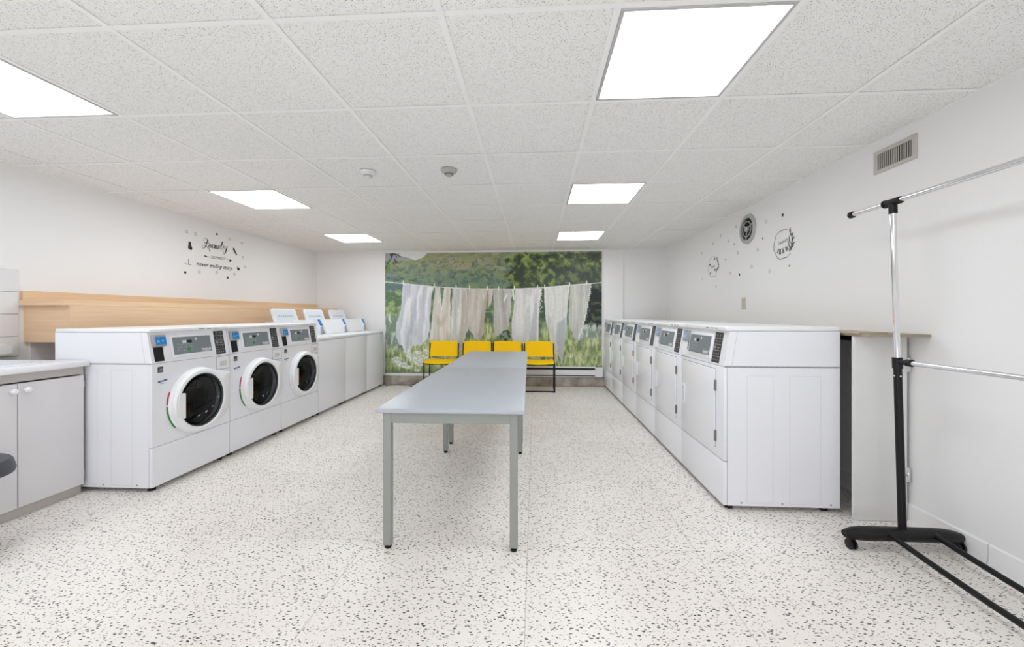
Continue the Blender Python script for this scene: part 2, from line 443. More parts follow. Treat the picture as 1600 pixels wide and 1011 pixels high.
# ------------------------------------------------------------------ smoke detectors
for (x, y, m, lb, r) in ((-0.618, 2.83, M_det, 'grey dome smoke detector on the ceiling, right one of the two', 0.058),
                         (-1.215, 2.83, M_detw, 'white low smoke detector blending into the ceiling, left one of the two', 0.055)):
    t = thing('smoke_detector', lb, 'smoke detector', (x, y, HC), 0, 'smoke detectors on the ceiling')
    bm = nb(); lathe(bm, [(r, 0), (r, -0.010), (r*0.85, -0.022), (r*0.58, -0.030), (0, -0.031)], None, 28); obj('base', bm, m, t)
    bm = nb(); lathe(bm, [(r*0.56, -0.030), (r*0.54, -0.036), (r*0.5, -0.036), (r*0.48, -0.030)], None, 28); obj('vent_ring', bm, M_seam if m is M_det else M_vinylf, t)
    bm = nb(); lathe(bm, [(r*0.42, -0.031), (r*0.4, -0.044), (r*0.2, -0.050), (0, -0.051)], None, 24); obj('sensor_cap', bm, m, t)

# ------------------------------------------------------------------ laundry machines
def console(t, w, zs, zl, zt, D, px0, px1, sx0, sx1, rx0, rx1, washer):
    ang = -math.atan2(0.035, zl-zs); M = T((0, 0, zs)) @ RX(ang); L = math.hypot(0.035, zl-zs)
    bm = nb(); g = 0.0015
    prism(bm, [(0.0, zs+0.0015), (0.035, zl), (D, zl), (D, zs+0.0015)], g, w-g, 'yz'); obj('console', bm, M_white, t)
    bm = nb(); bx(bm, g, w-g, 0.006, D-0.004, zs-0.005, zs+0.004); obj('seam_gasket', bm, mat('seam_mid', (0.30, 0.30, 0.31, 1), 0.6), t)
    for xx in ((g-0.0008, g), (w-g, w-g+0.0008)):
        bm = nb(); prism(bm, [(0.045, zs+0.003), (0.047, zs+0.003), (0.079, zl-0.002), (0.077, zl-0.002)], xx[0], xx[1], 'yz'); obj('console_joint', bm, mat('joint_light', (0.60, 0.60, 0.62, 1), 0.5), t)
    bm = nb(); bx(bm, g, w-g, 0.018, D, zl+0.0008, zt, 0.007, 3); obj('top_panel', bm, M_whitel, t)
    k = L/0.21
    # raised frame + grey display panel
    z0, z1 = (0.045*k, 0.168*k)
    bm = nb(); bx(bm, px0-0.02, px1+0.018, -0.005, 0.01, z0-0.022, z1+0.018, 0.004, 2, M); obj('bezel', bm, M_white, t)
    bm = nb(); bx(bm, px0, px1, -0.0065, 0.0, z0, z1, 0, 1, M); dp = obj('display_panel', bm, M_grey, t, 'grey membrane display panel')
    bm = nb(); bx(bm, px0+0.11, px0+0.15, -0.0075, -0.006, z1-0.045, z1-0.025, 0, 1, M); obj('display_window', bm, M_black, dp)
    bm = nb()
    for c_ in range(3): bx(bm, px0+0.075+c_*0.011, px0+0.082+c_*0.011, -0.0072, -0.0064, z1-0.045, z1-0.024, 0, 1, M @ T((0, 0, 0)))
    lathe(bm, [(0.009, 0.0), (0.009, 0.001), (0, 0.001)], M @ T((px0+0.185, -0.0065, z1-0.02)) @ RX(PI/2), 10)
    obj('symbol', bm, M_mark, dp)
    bm = nb()
    for r_ in range(3):
        for c_ in range(6):
            x = px0+0.03+c_*0.021; z = z0+0.02+r_*0.022
            bx(bm, x, x+0.012, -0.0072, -0.0064, z, z+0.006 if (r_+c_) % 2 else z+0.011, 0, 1, M)
    obj('button_legend', bm, mat('print_dim', rgb(150, 158, 162), 0.5), dp)
    if washer:
        bm = nb(); lathe(bm, [(0.014, 0), (0.014, 0.002), (0, 0.002)], M @ T((px0+0.118, -0.0065, z0+0.03)) @ RX(PI/2), 16)
        obj('start_button', bm, M_green, dp, 'green start button')
    bm = shift(text_bm('Huebsch', 0.026, 0.12, 'RIGHT', 0.0003, 0.92, 0.0006), M @ T((px1-0.008, -0.0072, z0+0.012))); obj('lettering', bm, M_mark, dp)
    bm = nb(); bx(bm, px1-0.09, px1-0.010, -0.0072, -0.0064, z0+0.004, z0+0.007, 0, 1, M); obj('underline', bm, M_mark, dp)
    # instruction strip
    bm = nb(); bx(bm, sx0, sx1, -0.0015, 0.004, 0.012*k, 0.198*k, 0, 1, M); st = obj('instruction_strip', bm, M_strip, t, 'black instruction strip with white marks')
    bm = nb(); wd = sx1-sx0
    for q in range(1, 5):
        z = (0.012+0.0372*q)*k; bx(bm, sx0+0.004, sx1-0.004, -0.0022, -0.0014, z-0.002, z+0.002, 0, 1, M)
    obj('divider', bm, M_markg, st)
    bm = nb(); rnd = random.Random(3)
    for q in range(5):
        for c_ in range(2 if q in (2, 3, 4) else 4):
            n_ = 2 if q in (2, 3, 4) else 4
            x = sx0+0.012+c_*(wd-0.02)/n_; z = (0.022+0.0372*q)*k
            if q == 2 and c_ == 0: bx(bm, x, x+0.022, -0.0022, -0.0014, z, z+0.018, 0, 1, M)
            elif q == 2: bx(bm, x, x+0.026, -0.0022, -0.0014, z+0.004, z+0.011, 0, 1, M)
            elif n_ == 2:
                lathe(bm, [(0.0075, 0), (0.0075, 0.0008), (0.005, 0.0008), (0.005, 0)], M @ T((x+0.018, -0.0015, z+0.009)) @ RX(PI/2), 10)
            else: bx(bm, x, x+0.007, -0.0022, -0.0014, z+0.003, z+0.003+rnd.uniform(0.006, 0.013), 0, 1, M)
    obj('pictogram', bm, mat('print_mid', rgb(150, 148, 152), 0.5), st)
    # card reader
    if washer:
        bm = nb(); bx(bm, rx0+0.006, rx1-0.014, -0.002, 0.003, 0.012*k, 0.108*k, 0, 1, M)
        obj('card_pocket', bm, M_black, t, 'black pocket below the card reader')
        bm = nb(); bx(bm, rx1-0.014, rx1, -0.010, 0.003, 0.008*k, 0.108*k, 0.002, 1, M); obj('pocket_wall', bm, M_white, t)
    else:
        bm = nb(); bx(bm, rx0, rx1-0.012, -0.012, 0.003, 0.012*k, 0.118*k, 0.003, 1, M); obj('card_pocket', bm, M_whitel, t)
        bm = nb(); bx(bm, rx1-0.012, rx1-0.002, -0.004, 0.002, 0.055*k, 0.118*k, 0, 1, M); obj('pocket_slot', bm, M_strip, t)
    bm = nb(); bx(bm, rx0, rx1+0.002, -0.022, 0.004, 0.112*k, 0.190*k, 0.003, 2, M)
    rd = obj('card_reader', bm, M_silver, t, 'silver payment card reader with blue face')
    bm = nb(); bx(bm, rx0+0.012, rx1-0.002, -0.0235, -0.021, 0.122*k, 0.176*k, 0, 1, M); obj('reader_label', bm, M_blue if washer else M_paleblue, rd)
    bm = nb(); bx(bm, rx0+0.022, rx0+0.036, -0.0242, -0.0232, 0.138*k, 0.152*k, 0, 1, M); bx(bm, rx0+0.052, rx0+0.066, -0.0242, -0.0232, 0.143*k, 0.151*k, 0, 1, M)
    obj('reader_symbol', bm, M_cyan if washer else M_mark, rd)
    if washer:
        bm = nb(); lathe(bm, [(0.006, 0), (0.006, 0.001), (0, 0.001)], M @ T((rx0+0.05, -0.0235, 0.168*k)) @ RX(PI/2), 10); obj('status_light', bm, M_green, rd)
    # faint maker lettering on the front edge of the lid (illegible dashes)
    bm = nb()
    for (a, b_) in ((0.38, 0.43), (0.45, 0.49), (0.51, 0.545)): bx(bm, a, b_, 0.0174, 0.02, (zl+zt)/2-0.003, (zl+zt)/2+0.003)
    obj('edge_lettering', bm, M_markg, t)

def shell(t, w, D, ztop, inset=True):
    g = 0.0015; a, b_ = g, w-g
    bm = nb()
    bx(bm, a, a+0.012, 0.022, D, 0.03, ztop); bx(bm, b_-0.012, b_, 0.022, D, 0.03, ztop)
    bx(bm, a+0.012, b_-0.012, D-0.01, D, 0.03, ztop); bx(bm, a+0.012, b_-0.012, 0.022, D-0.01, 0.03, 0.04)
    bx(bm, a+0.012, b_-0.012, 0.022, D-0.01, ztop-0.01, ztop)
    obj('cabinet', bm, M_white, t)
    # pressed ribs on the side sheets
    for (xx0, xx1) in ((a-0.0009, a), (b_, b_+0.0009)):
        bm = nb()
        for (y0, y1) in ((0.13, 0.28), (0.37, 0.545)):
            bx(bm, xx0, xx1, y0, y0+0.004, 0.045, 0.79); bx(bm, xx0, xx1, y1-0.004, y1, 0.045, 0.79)
            bx(bm, xx0, xx1, y0+0.004, y1-0.004, 0.786, 0.79); bx(bm, xx0, xx1, y0+0.004, y1-0.004, 0.045, 0.049)
        obj('side_rib', bm, mat('rib_white', (0.76, 0.765, 0.80, 1), 0.4), t)
    bm = nb()
    for xx, s in ((a, -1), (b_, 1)):
        for y in (0.10, 0.33, 0.60): tube(bm, [(xx, y, 0.048), (xx+s*0.001, y, 0.048)], 0.006, 8)
    obj('screw', bm, M_markg, t)
    for (x, y) in ((0.05, 0.05), (w-0.05, 0.05), (0.05, D-0.06), (w-0.05, D-0.06)):
        bm = nb(); lathe(bm, [(0, 0), (0.022, 0), (0.022, 0.012), (0.014, 0.014), (0.014, 0.031), (0, 0.031)], T((x, y, 0)), 14); obj('foot', bm, M_black, t)

def make_washer():
    w, D = 0.652, 0.665; zs, zl, zt = 0.827, 1.028, 1.053
    t = thing('front_loading_washer', '', 'washing machine', group='white front-loading washers')
    shell(t, w, D, 0.8255)
    g = 0.0015; cx, cz, R = 0.338, 0.532, 0.205
    # front panel with a round hole
    bm = nb(); N = 64
    corners = []
    x0, x1, z0, z1 = g, w-g, 0.288, 0.8255
    ring, outer = [], []
    for k in range(N):
        a = 2*PI*k/N; dx, dz = math.cos(a), math.sin(a)
        s = min(((x1-cx)/dx if dx > 1e-9 else (x0-cx)/dx if dx < -1e-9 else 9), ((z1-cz)/dz if dz > 1e-9 else (z0-cz)/dz if dz < -1e-9 else 9))
        ring.append((cx+R*dx, cz+R*dz)); outer.append([cx+s*dx, cz+s*dz])
    for (ex, ez) in ((x0, z0), (x1, z0), (x1, z1), (x0, z1)):
        i = min(range(N), key=lambda k: (outer[k][0]-ex)**2+(outer[k][1]-ez)**2); outer[i] = [ex, ez]
    layers = [[bm.verts.new((p[0], y, p[1])) for p in src] for (src, y) in ((ring, 0.0), (outer, 0.0), (outer, 0.021), (ring, 0.021))]
    for q in range(4):
        A, B = layers[q], layers[(q+1) % 4]
        for k in range(N): bm.faces.new([A[k], A[(k+1) % N], B[(k+1) % N], B[k]])
    obj('front_panel', bm, M_white, t)
    bm = nb(); bx(bm, g, w-g, 0.0, 0.021, 0.03, 0.285, 0.003, 1); obj('lower_panel', bm, M_white, t)
    bm = nb(); bx(bm, g+0.003, w-g-0.003, 0.004, 0.02, 0.285, 0.290); obj('seam', bm, M_seam, t)
    MD = T((cx, 0, cz)) @ RX(PI/2)          # local z of the lathe comes out of the front (-y)
    # drum
    bm = nb(); lathe(bm, [(0.203, -0.02), (0.200, -0.10), (0.195, -0.36), (0, -0.38)], MD, 40); dr = obj('drum', bm, M_steel, t, 'dark steel drum')
    for k in range(3):
        bm = nb(); a = 2*PI*k/3+0.5
        tube(bm, [(0.17*math.cos(a), 0.17*math.sin(a), -0.11), (0.165*math.cos(a+0.15), 0.165*math.sin(a+0.15), -0.35)], 0.03, 8, True, MD)
        obj('paddle', bm, M_steel, dr)
    bm = nb(); lathe(bm, [(0.204, 0.001), (0.204, -0.03), (0.165, -0.06), (0.165, -0.085), (0.185, -0.10)], MD, 40); obj('gasket', bm, M_rubber, t, 'grey rubber door gasket')
    # door: tear-drop body, raised ring, handle plate, glass bowl
    R2 = 0.233; pts = []
    tip = ((0.300, 0.155), (0.306, -0.10))
    for k in range(41):
        a = math.radians(62 + (298-62)*k/40); pts.append((R2*math.cos(a), R2*math.sin(a)))
    pts = pts + [(0.235, -0.185), tip[1], tip[0]]
    dense = []
    for q, p in enumerate(pts):
        p2 = pts[(q+1) % len(pts)]; m_ = max(1, int(math.hypot(p2[0]-p[0], p2[1]-p[1])/0.025))
        dense += [(p[0]+(p2[0]-p[0])*e/m_, p[1]+(p2[1]-p[1])*e/m_) for e in range(m_)]
    pts = dense
    inner = [(0.186*math.cos(math.atan2(p[1], p[0])), 0.186*math.sin(math.atan2(p[1], p[0]))) for p in pts]
    # resample the inner circle evenly between neighbours
    bm = nb(); n = len(pts)
    lay = [[bm.verts.new((cx+p[0]*sc, y, cz+p[1]*sc)) for p in src] for (src, y, sc) in ((inner, -0.045, 1.0), (pts, -0.022, 0.965), (pts, -0.012, 1.0), (pts, -0.001, 0.985), (inner, -0.001, 1.0))]
    for q in range(5):
        A, B = lay[q], lay[(q+1) % 5]
        for k in range(n): bm.faces.new([A[k], A[(k+1) % n], B[(k+1) % n], B[k]])
    door = obj('door', bm, M_whitel, t, 'round white door with dark glass')
    bm = nb(); lathe(bm, [(0.222, 0.022), (0.226, 0.036), (0.216, 0.052), (0.200, 0.056), (0.190, 0.050), (0.184, 0.02), (0.184, 0.0)], MD, 64)
    obj('door_ring', bm, M_whitel, door)
    bm = nb(); lathe(bm, [(0.190, 0.050), (0.186, 0.050), (0.180, 0.042), (0.178, 0.034)], MD, 48); obj('inner_ring', bm, M_rubber, door)
    bm = nb(); prism(bm, [(cx-0.218, cz-0.075), (cx-0.150, cz-0.105), (cx-0.143, cz-0.100), (cx-0.143, cz+0.070), (cx-0.150, cz+0.075), (cx-0.215, cz+0.062), (cx-0.223, cz)], -0.054, -0.020, 'xz')
    bmesh.ops.bevel(bm, geom=list(bm.edges), offset=0.003, segments=1, affect='EDGES')
    obj('handle', bm, M_whitel, door)
    bm = nb(); prof = [(0.180, 0.043)]
    for k in range(1, 8): a = PI/2*k/7; prof.append((0.180*math.cos(a)**0.9 if k < 7 else 0, 0.043-0.075*math.sin(a)))
    lathe(bm, prof, MD, 40); obj('glass', bm, M_glass, door)
    # coloured arc behind the left rim of the door
    bm = nb(); lathe(bm, [(0.222, 0.001), (0.2375, 0.001), (0.2375, 0.005), (0.222, 0.005)], MD, 12, math.radians(157), math.radians(178)); obj('red_mark', bm, M_red, t, 'red arc on the door rim')
    bm = nb(); lathe(bm, [(0.222, 0.001), (0.2375, 0.001), (0.2375, 0.005), (0.222, 0.005)], MD, 16, math.radians(181), math.radians(222)); obj('green_mark', bm, M_green, t, 'green arc on the door rim')
    # detergent flap, labels
    bm = nb(); bx(bm, 0.516, w-0.006, -0.0008, 0.002, 0.718, 0.819); obj('flap_gap', bm, M_markg, t)
    bm = nb(); bx(bm, 0.520, w-0.010, -0.003, 0.004, 0.722, 0.815, 0.0015); dw = obj('detergent_flap', bm, M_white, t)
    bm = nb(); bx(bm, 0.550, 0.615, -0.0045, -0.0015, 0.745, 0.782, 0.0015); obj('flap_grip', bm, mat('grip_shade', (0.62, 0.62, 0.64, 1), 0.5), dw)
    bm = nb(); bx(bm, 0.040, 0.078, -0.001, 0.001, 0.765, 0.803); lb = obj('rating_label', bm, M_strip, t, 'small dark square label')
    bm = nb(); bx(bm, 0.044, 0.070, -0.0016, -0.0009, 0.772, 0.779); bx(bm, 0.052, 0.074, -0.0016, -0.0009, 0.785, 0.79); obj('label_print', bm, M_markg, lb)
    bm = nb(); bx(bm, 0.042, 0.058, -0.001, 0.001, 0.700, 0.710); bx(bm, 0.084, 0.108, -0.001, 0.001, 0.706, 0.716); obj('side_label', bm, mat('label_navy', rgb(60, 75, 110), 0.5), t)
    bm = nb(); bx(bm, 0.058, 0.084, -0.0009, 0.001, 0.700, 0.714); bx(bm, 0.055, 0.1, -0.0009, 0.001, 0.690, 0.693); obj('notice_label', bm, M_paleblue, t)
    console(t, w, zs, zl, zt, D, 0.165, 0.480, 0.522, 0.615, 0.018, 0.104, True)
    return t

def make_dryer():
    w, D = 0.666, 0.65; zs, zl, zt = 0.840, 1.047, 1.075
    t = thing('tumble_dryer', '', 'dryer', group='white front-loading dryers')
    shell(t, w, D, 0.8385)
    g = 0.0015
    bm = nb(); bx(bm, g, w-g, 0.0, 0.021, 0.288, 0.8385, 0.004, 2); obj('front_panel', bm, M_white, t)
    bm = nb(); bx(bm, g, w-g, -0.002, 0.021, 0.03, 0.285, 0.004, 2); obj('lower_panel', bm, M_white, t)
    bm = nb(); bx(bm, g+0.003, w-g-0.003, 0.004, 0.02, 0.285, 0.290); obj('seam', bm, M_seam, t)
    bm = nb(); prism(bm, rrect(0.030, 0.566, 0.337, 0.817, 0.012), -0.001, 0.001, 'xz'); obj('door_gap', bm, mat('gap_grey', (0.28, 0.28, 0.29, 1), 0.7), t)
    bm = nb(); bx(bm, 0.033, 0.563, -0.012, 0.001, 0.340, 0.814, 0.004, 2); door = obj('door', bm, M_white, t)
    bm = nb(); o = rrect(0.050, 0.092, 0.500, 0.645, 0.018); i = rrect(0.060, 0.082, 0.512, 0.633, 0.010)
    n = len(o); lay = [[bm.verts.new((p[0], y, p[1])) for p in src] for (src, y) in ((i, -0.018), (o, -0.018), (o, -0.011), (i, -0.011))]
    for q in range(4):
        A, B = lay[q], lay[(q+1) % 4]
        for k in range(n): bm.faces.new([A[k], A[(k+1) % n], B[(k+1) % n], B[k]])
    h = obj('handle', bm, M_whitel, door)
    bm = nb(); prism(bm, rrect(0.060, 0.082, 0.512, 0.633, 0.010), -0.0125, -0.0115, 'xz'); obj('handle_recess', bm, mat('recess_grey', (0.33, 0.39, 0.41, 1), 0.5), door)
    for z in (0.715, 0.410):
        bm = nb(); bx(bm, 0.562, 0.573, -0.009, 0.001, z-0.033, z+0.033, 0.002); tube(bm, [(0.5675, -0.010, z-0.03), (0.5675, -0.010, z+0.03)], 0.004, 8)
        obj('hinge', bm, M_seam, t, 'dark steel hinge')
    console(t, w, zs, zl, zt, D, 0.125, 0.455, 0.495, 0.598, 0.018, 0.104, False)
    return t

def make_toploader():
    w, D = 0.645, 0.66
    t = thing('top_loading_washer', '', 'washing machine', group='white top-loading washers')
    shell(t, w, D, 0.842)
    g = 0.0012
    bm = nb(); bx(bm, g, w-g, 0.0, 0.021, 0.03, 0.846, 0.005, 2); obj('front_panel', bm, M_white, t)
    bm = nb(); bx(bm, g, w-g, 0.006, D-0.004, 0.843, 0.849); obj('seam_gasket', bm, M_markg, t)
    bm = nb(); bx(bm, g, w-g, -0.004, D, 0.849, 0.885, 0.010, 3); obj('deck', bm, M_whitel, t)
    bm = nb(); prism(bm, [(0.42, 0.884), (0.46, 1.03), (0.52, 1.06), (0.655, 1.06), (0.655, 0.884)], 0.03, w-0.03, 'yz'); obj('console', bm, M_white, t)
    # raised lid leaning back against the console
    a = -math.atan2(0.07, 0.185); M = T((0, 0.325, 0.886)) @ RX(a)
    bm = nb(); prism(bm, rrect(0.12, 0.57, 0.0, 0.205, 0.014), -0.012, 0.012, 'xz', M)
    bmesh.ops.bevel(bm, geom=[e for e in bm.edges if len(e.link_faces) == 2 and e.calc_face_angle(0) > 1.2], offset=0.003, segments=1, affect='EDGES')
    obj('lid', bm, M_whitel, t, 'raised white lid')
    # instruction panel standing above the console
    M = T((0, 0.56, 1.02)) @ RX(-0.32)
    bm = nb(); prism(bm, rrect(0.085, 0.545, -0.02, 0.205, 0.03, 5), -0.008, 0.012, 'xz', M); ip = obj('instruction_panel', bm, M_whitel, t, 'white instruction board with rounded corners')
    bm = nb(); prism(bm, rrect(0.115, 0.515, 0.02, 0.185, 0.02, 4), -0.0095, -0.0075, 'xz', M); obj('panel_face', bm, mat('face_blue_white', (0.74, 0.79, 0.84, 1), 0.3), ip)
    bm = nb(); rnd = random.Random(7)
    for r_, z in ((0, 0.115), (1, 0.098)):
        x = 0.17
        while x < 0.44:
            L = rnd.uniform(0.02, 0.05); bx(bm, x, x+L, -0.0105, -0.009, z, z+0.010, 0, 1, M); x += L+0.012
    obj('panel_print', bm, M_vinylf, ip)
    bm = nb()
    for x in (0.125, 0.515): tube(bm, [(x, -0.008, 0.005), (x, -0.012, 0.005)], 0.008, 10, True, M)
    obj('screw', bm, M_seam, ip)
    # card reader at the right end
    bm = nb(); prism(bm, [(0.30, 0.884), (0.30, 1.0), (0.345, 1.085), (0.42, 1.085), (0.42, 0.884)], 0.580, 0.641, 'yz'); rd = obj('card_reader', bm, M_white, t, 'card reader with blue face')
    bm = nb(); M = T((0, 0.30, 1.0)) @ RX(-math.atan2(0.045, 0.085)); bx(bm, 0.583, 0.638, -0.004, 0.002, 0.004, 0.092, 0, 1, M); obj('reader_label', bm, M_blue, rd)
    bm = nb(); bx(bm, 0.597, 0.612, -0.004, -0.002, 0.04, 0.06, 0, 1, M); obj('reader_symbol', bm, M_cyan, rd)
    bm = nb(); bx(bm, 0.585, 0.636, 0.296, 0.301, 0.888, 0.988); obj('card_pocket', bm, mat('pocket_grey', (0.42, 0.42, 0.44, 1), 0.5), rd)
    return t

WL = ['front-loading washer nearest the camera, beside the sink cabinet', 'middle front-loading washer of three, with red and green door rim marks',
      'third front-loading washer, next to the top-loading washers']
wa = make_washer(); wa.location = (-2.45, 2.411, 0); wa.rotation_euler = (0, 0, PI/2); wa['label'] = WL[0]
for k in (1, 2):
    c = dup(wa, (-2.45, 2.411+0.655*k, 0), PI/2, WL[k])
    if k == 2:
        for q in list(c.children):
            if q.name.startswith(('red_mark', 'green_mark')): bpy.data.objects.remove(q)
TL = ['white top-loading washer beside the last front-loader, front and lid half hidden', 'middle top-loading washer of the three with raised lid', 'top-loading washer farthest from the camera, against the back wall']
tl = make_toploader(); tl.location = (-2.45, 4.377, 0); tl.rotation_euler = (0, 0, PI/2); tl['label'] = TL[0]
for k in (1, 2): dup(tl, (-2.45, 4.377+0.647*k, 0), PI/2, TL[k])
DL = ['white dryer nearest the camera with its whole right side in view', 'second dryer from the camera in the right-hand row', 'third dryer from the camera in the right-hand row',
      'fourth dryer from the camera, third from the back wall', 'fifth dryer from the camera, second from the back wall', 'dryer farthest from the camera, next to the mural']
dy = make_dryer()
for k, y in enumerate((2.39, 3.06, 3.73, 4.415, 5.083, 5.75)):
    loc = (1.10, y+0.667, 0)
    if k == 0: dy.location = loc; dy.rotation_euler = (0, 0, -PI/2); dy['label'] = DL[0]
    else: dup(dy, loc, -PI/2, DL[k])

# ------------------------------------------------------------------ folding tables
def make_table(L, inset_a, inset_b):
    w, h = 0.722, 0.69
    t = thing('folding_table', '', 'table', group='grey laundry folding tables')
    bm = nb(); bx(bm, -w/2, w/2, 0.0008, L-0.0008, h-0.022, h, 0.005, 2); tp = obj('tabletop', bm, M_tabtop, t)
    bm = nb(); lw = 0.038; ex = w/2-0.033
    zt = h-0.0222; za = zt-0.052
    bx(bm, -ex+lw, ex-lw, inset_a+0.004, inset_a+0.022, za, zt); bx(bm, -ex+lw, ex-lw, L-inset_b-0.022, L-inset_b-0.004, za, zt)
    bx(bm, -ex+0.004, -ex+0.022, inset_a+lw, L-inset_b-lw, za, zt); bx(bm, ex-0.022, ex-0.004, inset_a+lw, L-inset_b-lw, za, zt)
    obj('apron', bm, M_tabmet, t)
    for x in (-ex, ex-lw):
        for y in (inset_a, L-inset_b-lw):
            bm = nb(); bx(bm, x, x+lw, y, y+lw, 0.018, zt, 0.003, 1); lg = obj('leg', bm, M_tabmet, t)
            bm = nb(); lathe(bm, [(0, 0), (0.014, 0), (0.016, 0.004), (0.016, 0.012), (0.008, 0.014), (0.008, 0.02), (0, 0.02)], T((x+lw/2, y+lw/2, 0)), 14); obj('foot', bm, M_black, lg)
    return t
ta = make_table(1.535, 0.02, 0.125); ta.location = (-0.411, 1.885, 0); ta.rotation_euler = (0, 0, math.radians(0.85)); ta['label'] = 'long grey folding table nearest the camera'
tb = make_table(1.50, 0.055, 0.13); tb.location = (-0.434, 3.425, 0); tb.rotation_euler = (0, 0, math.radians(0.7)); tb['label'] = 'second grey table, pushed end to end behind the first, by the yellow chairs'

# ------------------------------------------------------------------ yellow chairs
def make_chair():
    t = thing('stacking_chair', '', 'chair', group='yellow stacking chairs along the mural')
    w = 0.221
    # local: front at y=0, rear post at y=.34 ; x centred
    # seat shell, slightly dished
    bm = nb(); nx, ny = 12, 10; top, bot = [], []
    for j in range(ny+1):
        v = j/ny
        for i in range(nx+1):
            u = i/nx*2-1
            x = u*(w-0.008); y = 0.0+0.37*v
            z = 0.447-0.012*(1-u*u)*math.sin(PI*min(1, v*1.1))-0.02*max(0, 0.12-v)/0.12+0.012*u*u
            top.append(bm.verts.new((x, y, z))); bot.append(bm.verts.new((x, y, z-0.014)))
    I = lambda i, j: j*(nx+1)+i
    for j in range(ny):
        for i in range(nx):
            bm.faces.new([top[I(i, j)], top[I(i+1, j)], top[I(i+1, j+1)], top[I(i, j+1)]]); bm.faces.new([bot[I(i, j)], bot[I(i, j+1)], bot[I(i+1, j+1)], bot[I(i+1, j)]])
    for i in range(nx):
        bm.faces.new([top[I(i, 0)], bot[I(i, 0)], bot[I(i+1, 0)], top[I(i+1, 0)]]); bm.faces.new([top[I(i, ny)], top[I(i+1, ny)], bot[I(i+1, ny)], bot[I(i, ny)]])
    for j in range(ny):
        bm.faces.new([top[I(0, j)], top[I(0, j+1)], bot[I(0, j+1)], bot[I(0, j)]]); bm.faces.new([top[I(nx, j)], bot[I(nx, j)], bot[I(nx, j+1)], top[I(nx, j+1)]])
    obj('seat', bm, M_yellow, t)
    # backrest curved shell
    bm = nb(); f, r = [], []; nx, nz = 12, 6
    for j in range(nz+1):
        v = j/nz
        for i in range(nx+1):
            u = i/nx*2-1
            x = u*(w-0.002-0.012*v); y = 0.335+0.028*(1-u*u)+0.035*v; z = 0.495+0.237*v-0.006*abs(u)**6*(1 if j == nz else 0)
            f.append(bm.verts.new((x, y-0.006, z))); r.append(bm.verts.new((x, y+0.006, z)))
    for j in range(nz):
        for i in range(nx):
            bm.faces.new([f[I(i, j)], f[I(i+1, j)], f[I(i+1, j+1)], f[I(i, j+1)]]); bm.faces.new([r[I(i, j)], r[I(i, j+1)], r[I(i+1, j+1)], r[I(i+1, j)]])
    for i in range(nx):
        bm.faces.new([f[I(i, 0)], r[I(i, 0)], r[I(i+1, 0)], f[I(i+1, 0)]]); bm.faces.new([f[I(i, nz)], f[I(i+1, nz)], r[I(i+1, nz)], r[I(i, nz)]])
    for j in range(nz):
        bm.faces.new([f[I(0, j)], f[I(0, j+1)], r[I(0, j+1)], r[I(0, j)]]); bm.faces.new([f[I(nx, j)], r[I(nx, j)], r[I(nx, j+1)], f[I(nx, j+1)]])
    obj('backrest', bm, M_yellow, t)
    for s in (-1, 1):
        x = s*(w+0.004)
        bm = nb(); tube(bm, [(x, 0.018, 0.43), (x, 0.01, 0.06), (x, 0.012, 0.022), (x, 0.05, 0.011), (x, 0.30, 0.011), (x, 0.325, 0.022), (x, 0.335, 0.07), (x, 0.338, 0.44), (x, 0.352, 0.55), (x, 0.372, 0.70)], 0.0095, 10)
        obj('side_frame', bm, M_blackm, t)
        bm = nb(); tube(bm, [(x, 0.018, 0.428), (x, 0.336, 0.434)], 0.009, 8); obj('seat_rail', bm, M_blackm, t)
    bm = nb(); tube(bm, [(-w, 0.03, 0.41), (w, 0.03, 0.41)], 0.009, 8); tube(bm, [(-w, 0.05, 0.014), (w, 0.05, 0.014)], 0.009, 8); obj('cross_bar', bm, M_blackm, t)
    return t
CL = ['yellow chair on the left, set apart from the other three', 'second yellow chair from the left, mostly hidden by the grey table',
      'third yellow chair from the left, behind the end of the table', 'yellow chair on the right with its black leg in view']
ch = make_chair()
for k, x in enumerate((-1.428, -0.90, -0.425, 0.062)):
    loc = (x, 5.83, 0)
    if k == 0: ch.location = loc; ch['label'] = CL[0]
    else: dup(ch, loc, 0, CL[k])

